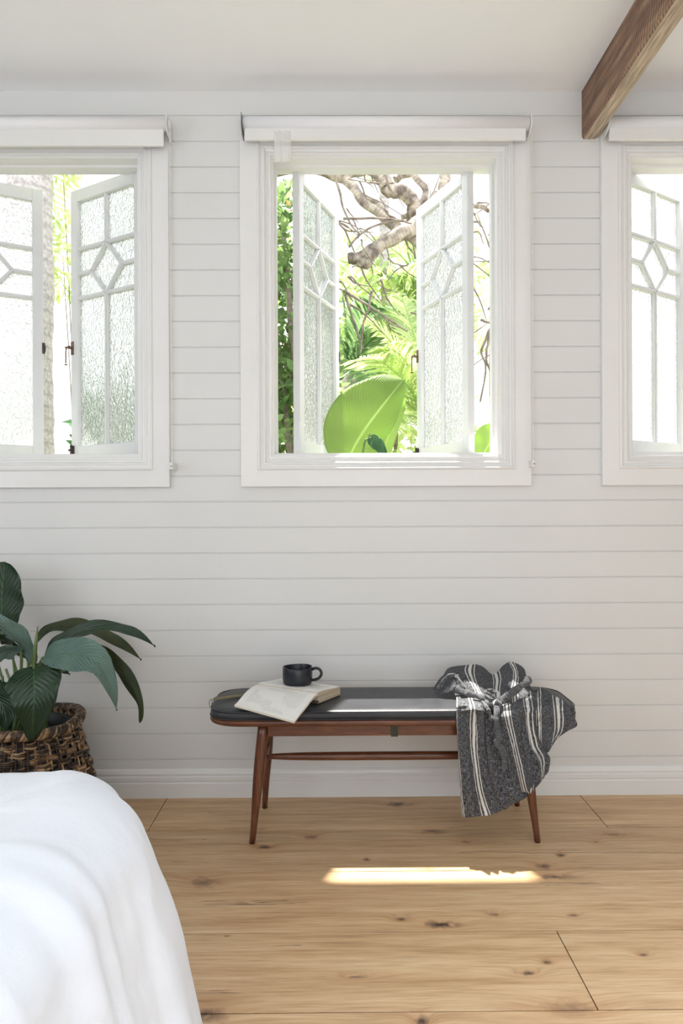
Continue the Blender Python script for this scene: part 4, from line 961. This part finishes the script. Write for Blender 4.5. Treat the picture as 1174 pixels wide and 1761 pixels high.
for pts, r0, r1 in (([(450, 300, 5.0), (500, 288, 5.0), (545, 288, 5.0), (590, 300, 5.0), (630, 286, 5.0), (655, 300, 5.0), (668, 325, 5.0)], .045, .060),
                    ([(668, 327, 5.0), (690, 328, 5.02), (708, 345, 5.05), (716, 372, 5.1), (732, 400, 5.15)], .050, .055),
                    ([(590, 296, 5.0), (604, 318, 4.98), (630, 348, 4.95), (660, 378, 4.95), (700, 408, 4.98), (735, 440, 5.0)], .038, .026),
                    ([(598, 446, 4.8), (628, 440, 4.8), (650, 420, 4.82), (690, 402, 4.85), (724, 380, 4.95), (760, 360, 5.1)], .040, .060),
                    ([(640, 430, 4.8), (633, 448, 4.78), (622, 455, 4.76)], .045, .030),
                    ([(655, 250, 5.1), (690, 284, 5.1), (715, 306, 5.1), (731, 332, 5.1), (722, 352, 5.1), (690, 375, 5.1)], .028, .022),
                    ([(762, 240, 5.2), (765, 290, 5.2), (762, 325, 5.2), (735, 352, 5.2), (700, 385, 5.2)], .050, .030),
                    ([(742, 250, 5.3), (715, 290, 5.3), (688, 302, 5.3), (660, 320, 5.3)], .020, .030),
                    ([(610, 328, 5.0), (640, 345, 5.05), (668, 372, 5.1), (695, 392, 5.15), (720, 412, 5.2)], .018, .022),
                    ([(800, 272, 5.4), (830, 285, 5.4), (870, 300, 5.4)], .028, .018),
                    ([(818, 352, 5.4), (840, 362, 5.4), (870, 378, 5.4)], .022, .012)):
    q = MB(); tree_branch(q, pts, r0, r1); q.build('branch', M['bark'], tree, smooth=True)
q = MB()
random.seed(21)
for k in range(95):
    x0 = random.uniform(570, 870); y0 = random.uniform(275, 620); 
    if x0 < 720 and y0 > 560: y0 -= 120
    a = random.uniform(0, 2 * math.pi) if x0 > 700 else random.uniform(.1, 1.3); L_ = random.uniform(25, 90); d0 = random.uniform(4.6, 5.6)
    pts = [(x0, y0, d0), (x0 + math.cos(a) * L_ * .4 + random.uniform(-8, 8), y0 + math.sin(a) * L_ * .4 + random.uniform(-8, 8), d0), (x0 + math.cos(a) * L_, y0 + math.sin(a) * L_, d0 + .1)]
    tree_branch(q, pts, random.uniform(.004, .011), .003, 9, .01, 5)
for pts in ([(842, 565, 4.6), (832, 590, 4.6), (828, 610, 4.6), (834, 635, 4.6), (826, 690, 4.6)], [(845, 560, 4.6), (838, 590, 4.6), (836, 610, 4.6), (840, 630, 4.6), (862, 660, 4.6)],
            [(826, 550, 4.6), (842, 556, 4.6), (860, 570, 4.6)], [(575, 290, 4.7), (585, 340, 4.7), (600, 380, 4.7), (620, 405, 4.7)], [(590, 378, 4.7), (650, 375, 4.7), (700, 382, 4.7)],
            [(600, 425, 4.7), (630, 395, 4.7), (680, 380, 4.7), (708, 384, 4.7)], [(660, 285, 4.7), (668, 320, 4.7), (676, 330, 4.7)], [(590, 500, 4.6), (640, 530, 4.6), (700, 570, 4.6)],
            [(592, 505, 4.6), (610, 560, 4.6), (625, 600, 4.6)], [(640, 500, 4.6), (625, 560, 4.6), (618, 610, 4.6)]):
    tree_branch(q, pts, .010, .006, 14, .01, 6)
tag(q.build('twig', M['twig'], tree, smooth=True), kind='stuff')

def foliage(mb, c, rx, ry, rz, n_, size, asp=.45, shell=.4, droop=0):
    for k in range(n_):
        while True:
            p = Vector((random.uniform(-1, 1), random.uniform(-1, 1), random.uniform(-1, 1)))
            if shell < p.length < 1: break
        o = Vector((c[0] + p.x * rx, c[1] + p.y * ry, c[2] + p.z * rz)); s_ = size * random.uniform(.6, 1.3)
        d = (p + Vector((random.uniform(-1, 1), random.uniform(-1, 1), random.uniform(-.9, .7) - droop))).normalized()
        sd_ = d.cross(Vector((random.uniform(-1, 1), random.uniform(-1, 1), random.uniform(-1, 1)))).normalized(); nn = d.cross(sd_)
        w_ = s_ * asp / 2
        mb.add([o, o + d * s_ * .3 + sd_ * w_ * .85 + nn * w_ * .3, o + d * s_ * .3, o + d * s_ * .3 - sd_ * w_ * .85 + nn * w_ * .3, o + d * s_ * .65 + sd_ * w_ * .8 + nn * w_ * .2, o + d * s_ * .65 - nn * s_ * .03, o + d * s_ * .65 - sd_ * w_ * .8 + nn * w_ * .2, o + d * s_ - nn * s_ * .10],
               [(0, 2, 1), (0, 3, 2), (1, 2, 5, 4), (2, 3, 6, 5), (4, 5, 7), (5, 6, 7)])
def shrub(name, label, cat, base, blobs, matn, n_, size, asp=.45, blossoms=0, group=None, sr=.04, **kw):
    t_ = empty(name, (base[0], base[1], -.6), label, cat, group)
    q = MB()
    for (c, rx, ry, rz) in blobs: foliage(q, c, rx, ry, rz, int(n_ * rx * rz * 4), size, asp, **kw)
    q.build('foliage', M[matn], t_)
    q = MB()
    for (c, rx, ry, rz) in blobs: q.tube(smooth_path([(base[0], base[1], -.6), ((base[0] + c[0]) / 2 + .1, (base[1] + c[1]) / 2, c[2] * .4), (c[0], c[1], c[2])], 10), [sr * (1 - .06 * i) for i in range(10)], 7)
    q.build('stem', M['twig'], t_, smooth=True)
    if blossoms:
        q = MB()
        for (c, rx, ry, rz) in blobs: foliage(q, c, rx * 1.02, ry, rz, blossoms, size * .5, .6, .8)
        q.build('blossom', M['blossom'], t_)
    return t_
random.seed(5)
c1 = lp(500, 560, 4.6)
shrub('leafy_shrub', 'dense glossy dark green shrub behind the left casement of the middle window', 'shrub', (c1.x, c1.y), [((c1.x, c1.y, c1.z - .9), .5, .35, .8), ((c1.x - .12, c1.y, c1.z + .1), .42, .35, .75), ((c1.x - .12, c1.y + .3, c1.z - .2), .42, .3, .7), ((c1.x - .05, c1.y, c1.z + .62), .22, .25, .35)], 'hedge', 900, .085, .6, 14)
qc = MB(); foliage(qc, (-.30, .8, 4.45), .085, .08, .6, 700, .06, .6, .0); foliage(qc, (.56, .8, 4.78), .06, .08, .3, 260, .05, .6, .0); qc.tube([(-.315, .8, 4.7), (-.3, 1.5, 4.6), tuple(lp(590, 296, 5.0))], .012, 6); qc.tube([(.56, .8, 4.7), (.7, 1.5, 4.6), tuple(lp(762, 290, 5.2))], .012, 6); qc.build('sun_block_leaves', M['hedge'], tree)  # unseen leaf clusters added to block stray sun beside the open sashes
c2 = lp(640, 600, 7.4)
shrub('lime_bush', 'yellow-green airy bush filling the view between the open casements', 'bush', (c2.x, c2.y), [((c2.x, c2.y, c2.z - .6), 1.1, .6, .9), ((c2.x - .3, c2.y, c2.z + .45), .55, .5, .75), ((c2.x + .25, c2.y, c2.z + .1), .6, .5, .6)], 'lime', 330, .15, .4, 10)
c3 = lp(855, 470, 6.6)
shrub('pale_bush', 'thin bright green branches of a bush beyond the right casement of the middle window', 'bush', (c3.x, c3.y), [((c3.x, c3.y, c3.z - .1), .30, .3, .7)], 'lime', 170, .16, .3)
c4 = lp(108, 440, 6.5)
shrub('fern_bush', 'pale green bush seen between the sashes of the left window', 'bush', (c4.x, c4.y), [((c4.x, c4.y, c4.z), .26, .3, .42), ((c4.x, c4.y, c4.z + .95), .2, .2, .28)], 'lime', 900, .12, .3, sr=.008)
c5 = lp(190, 725, 4.0)
shrub('pot_shrub', 'leafy green plant blurred behind the rippled glass of the left window', 'plant', (c5.x, c5.y), [((c5.x + .08, c5.y, c5.z - .1), .26, .2, .22), ((c5.x + .12, c5.y, c5.z + .12), .10, .1, .12)], 'paddle_dark', 900, .12, .5)

# palms
def frond(parent, p0, p1, sag, L_leaf, matn, nl=46, droop=.5, rise=(0, 0, 1)):
    a, b_ = Vector(p0), Vector(p1); rise = Vector(rise)
    P = [a.lerp(b_, i / nl) + Vector((0, 0, 1)) * sag * math.sin(math.pi * i / nl * .9) for i in range(nl + 1)]
    q = MB(); q.tube(P, [.014 * (1 - .8 * i / nl) + .002 for i in range(nl + 1)], 6)
    for i in range(3, nl):
        t_ = (P[i + 1 if i < nl else i] - P[i - 1]).normalized(); s__ = t_.cross(rise).normalized()
        f_ = math.sin(math.pi * (.12 + .85 * i / nl)) ** .6 * L_leaf
        for sg in (-1, 1):
            d_ = (s__ * sg + t_ * .55 + Vector((0, 0, .15)) + Vector((random.uniform(-.08, .08), random.uniform(-.08, .08), random.uniform(-.12, .08)))).normalized()
            wv = L_leaf * .036; u_ = t_ * wv
            m1 = P[i] + d_ * f_ * .5; m2 = P[i] + d_ * f_ + Vector((0, 0, -droop * f_ * .45)); m1.z -= droop * f_ * .08
            q.add([P[i] - u_ * .5, P[i] + u_ * .5, m1 + u_, m1 - u_, m2], [(0, 1, 2, 3), (3, 2, 4)])
    return q.build('frond', M[matn], parent)
def palm(label, crown, base_z, tr, tips, L_leaf, matn, group='palms in the garden', **kw):
    crown = Vector(crown); t_ = empty('palm_tree', (crown.x, crown.y, base_z), label, 'palm', group)
    q = MB(); hgt = crown.z - base_z; k = 40
    q.tube([(crown.x + .02 * ns(i * .2, 4), crown.y, base_z + hgt * i / k) for i in range(k + 1)], [tr * (1 + .05 * (i % 2)) for i in range(k + 1)], 16); q.build('trunk', M['palm_bark'], t_, smooth=True)
    for (tp_, sag) in tips: frond(t_, crown, tp_, sag, L_leaf, matn, **kw)
    return t_
random.seed(9)
cr = lp(745, 735, 5.6)
palm('low palm with striped yellow-green fronds in the middle of the view', cr, -.6, .07,
     [(lp(600, 640, 5.2), .25), (lp(625, 560, 5.6), .2), (lp(690, 520, 5.9), .15), (lp(640, 760, 5.0), .15), (lp(800, 560, 5.8), .2), (lp(590, 700, 5.5), .2), (lp(660, 610, 5.3), .2)], .36, 'palm')
cr = lp(760, 560, 8.0)
palm('taller palm with fine bright fronds behind the low palm', cr, -.6, .09,
     [(lp(590, 520, 7.6), .35), (lp(640, 430, 8.0), .3), (lp(600, 600, 7.8), .3), (lp(700, 420, 8), .2), (lp(860, 470, 8), .2), (lp(650, 500, 7.2), .35), (lp(680, 640, 7.4), .25), (lp(610, 470, 8.2), .3)], .55, 'palm')
cr = lp(600, 640, 6.6)
palm('darker palm low at the left beside the shrub', cr, -.6, .06,
     [(lp(650, 540, 6.4), .2), (lp(590, 520, 6.6), .15), (lp(680, 600, 6.4), .2), (lp(560, 560, 6.6), .2), (lp(640, 670, 6.2), .15)], .42, 'palm_dk')
cr = lp(660, 225, 7.5)
palm('high palm whose fan of leaves hangs below the top of the middle window', cr, -.6, .05, [(lp(625, 300, 7.4), .02), (lp(650, 310, 7.4), .02), (lp(605, 275, 7.4), .05)], .30, 'palm')
cr = lp(50, 258, 6.0)
palm('thick ringed palm trunk behind the top of the left window', lp(50, 150, 6.0), -.6, .185, [(lp(95, 400, 6.6), .6), (lp(150, 250, 6.2), .3)], .5, 'palm', group=None)
cr = lp(849, 180, 6.0)
palm('slender pale ringed palm trunk at the right edge of the middle window', cr, -.6, .045, [(lp(800, 180, 6.2), .2), (lp(900, 170, 6.2), .2)], .4, 'palm', group=None)

# broad paddle-leaf plant just outside the middle window
pad = empty('paddle_leaf_plant', (lp(598, 900, 3.27).x, .42, -.6), 'plant with one huge bright green paddle leaf outside the middle window sill', 'plant')
base = Vector((lp(598, 900, 3.27).x, .42, -.6))
leaf([lp(596, 806, 3.27), lp(606, 775, 3.28), lp(630, 735, 3.32), lp(660, 695, 3.37), lp(694, 652, 3.44)], .205, (-.80, -.42, -.40), 'paddle', pad, cup=.12, nl=60, nw=24, mx=.50, tip=.1, wave=.006, asym=.62, blunt=.62, stem=[base, lp(598, 900, 3.27)], stem_r=.014)
leaf([lp(655, 800, 3.95), lp(670, 740, 3.95), lp(686, 700, 3.95), lp(696, 684, 3.9)], .06, (.8, -.2, .5), 'paddle', pad, cup=.2, stem=[base + Vector((.05, .1, 0)), lp(640, 900, 3.9)], stem_r=.012)
leaf([lp(634, 752, 3.22), lp(644, 760, 3.21), lp(655, 772, 3.20), lp(668, 800, 3.19)], .035, (1, 0, .5), 'paddle_dark', pad, cup=-.2, stem=[base + Vector((.02, -.05, 0)), lp(620, 850, 3.22)], stem_r=.005)
pad2 = empty('broad_leaf_plant', (lp(845, 800, 3.9).x, 1.0, -.6), 'broad pale green leaf at the lower right corner of the middle window', 'plant')
leaf([lp(820, 800, 3.9), lp(834, 775, 3.9), lp(850, 750, 3.9), lp(868, 728, 3.9)], .115, (-.8, -.2, -.5), 'paddle', pad2, cup=.12, nl=40, nw=16, mx=.5, tip=.2, stem=[Vector((lp(845, 800, 3.9).x, 1.0, -.6)), lp(815, 880, 3.9)], stem_r=.012)
# white garden wall behind the left window, pale building behind the right
gw = MB(); a = lp(60, 470, 7.0)
gw.add([(-7, 4.4, -.6), (-3.05, 4.4, -.6), (-1.9, 4.4, -.6), (-1.9, 4.4, 1.9), (-3.05, 4.4, 2.75), (-7, 4.4, 2.9),
        (-7, 4.55, -.6), (-3.05, 4.55, -.6), (-1.9, 4.55, -.6), (-1.9, 4.55, 1.9), (-3.05, 4.55, 2.75), (-7, 4.55, 2.9)],
       [(0, 1, 4, 5), (1, 2, 3, 4), (6, 11, 10, 7), (7, 10, 9, 8), (5, 4, 10, 11), (4, 3, 9, 10), (2, 8, 9, 3), (0, 5, 11, 6)])
tag(gw.build('garden_wall', M['render']), 'white rendered garden wall sloping down outside the left window', 'wall')
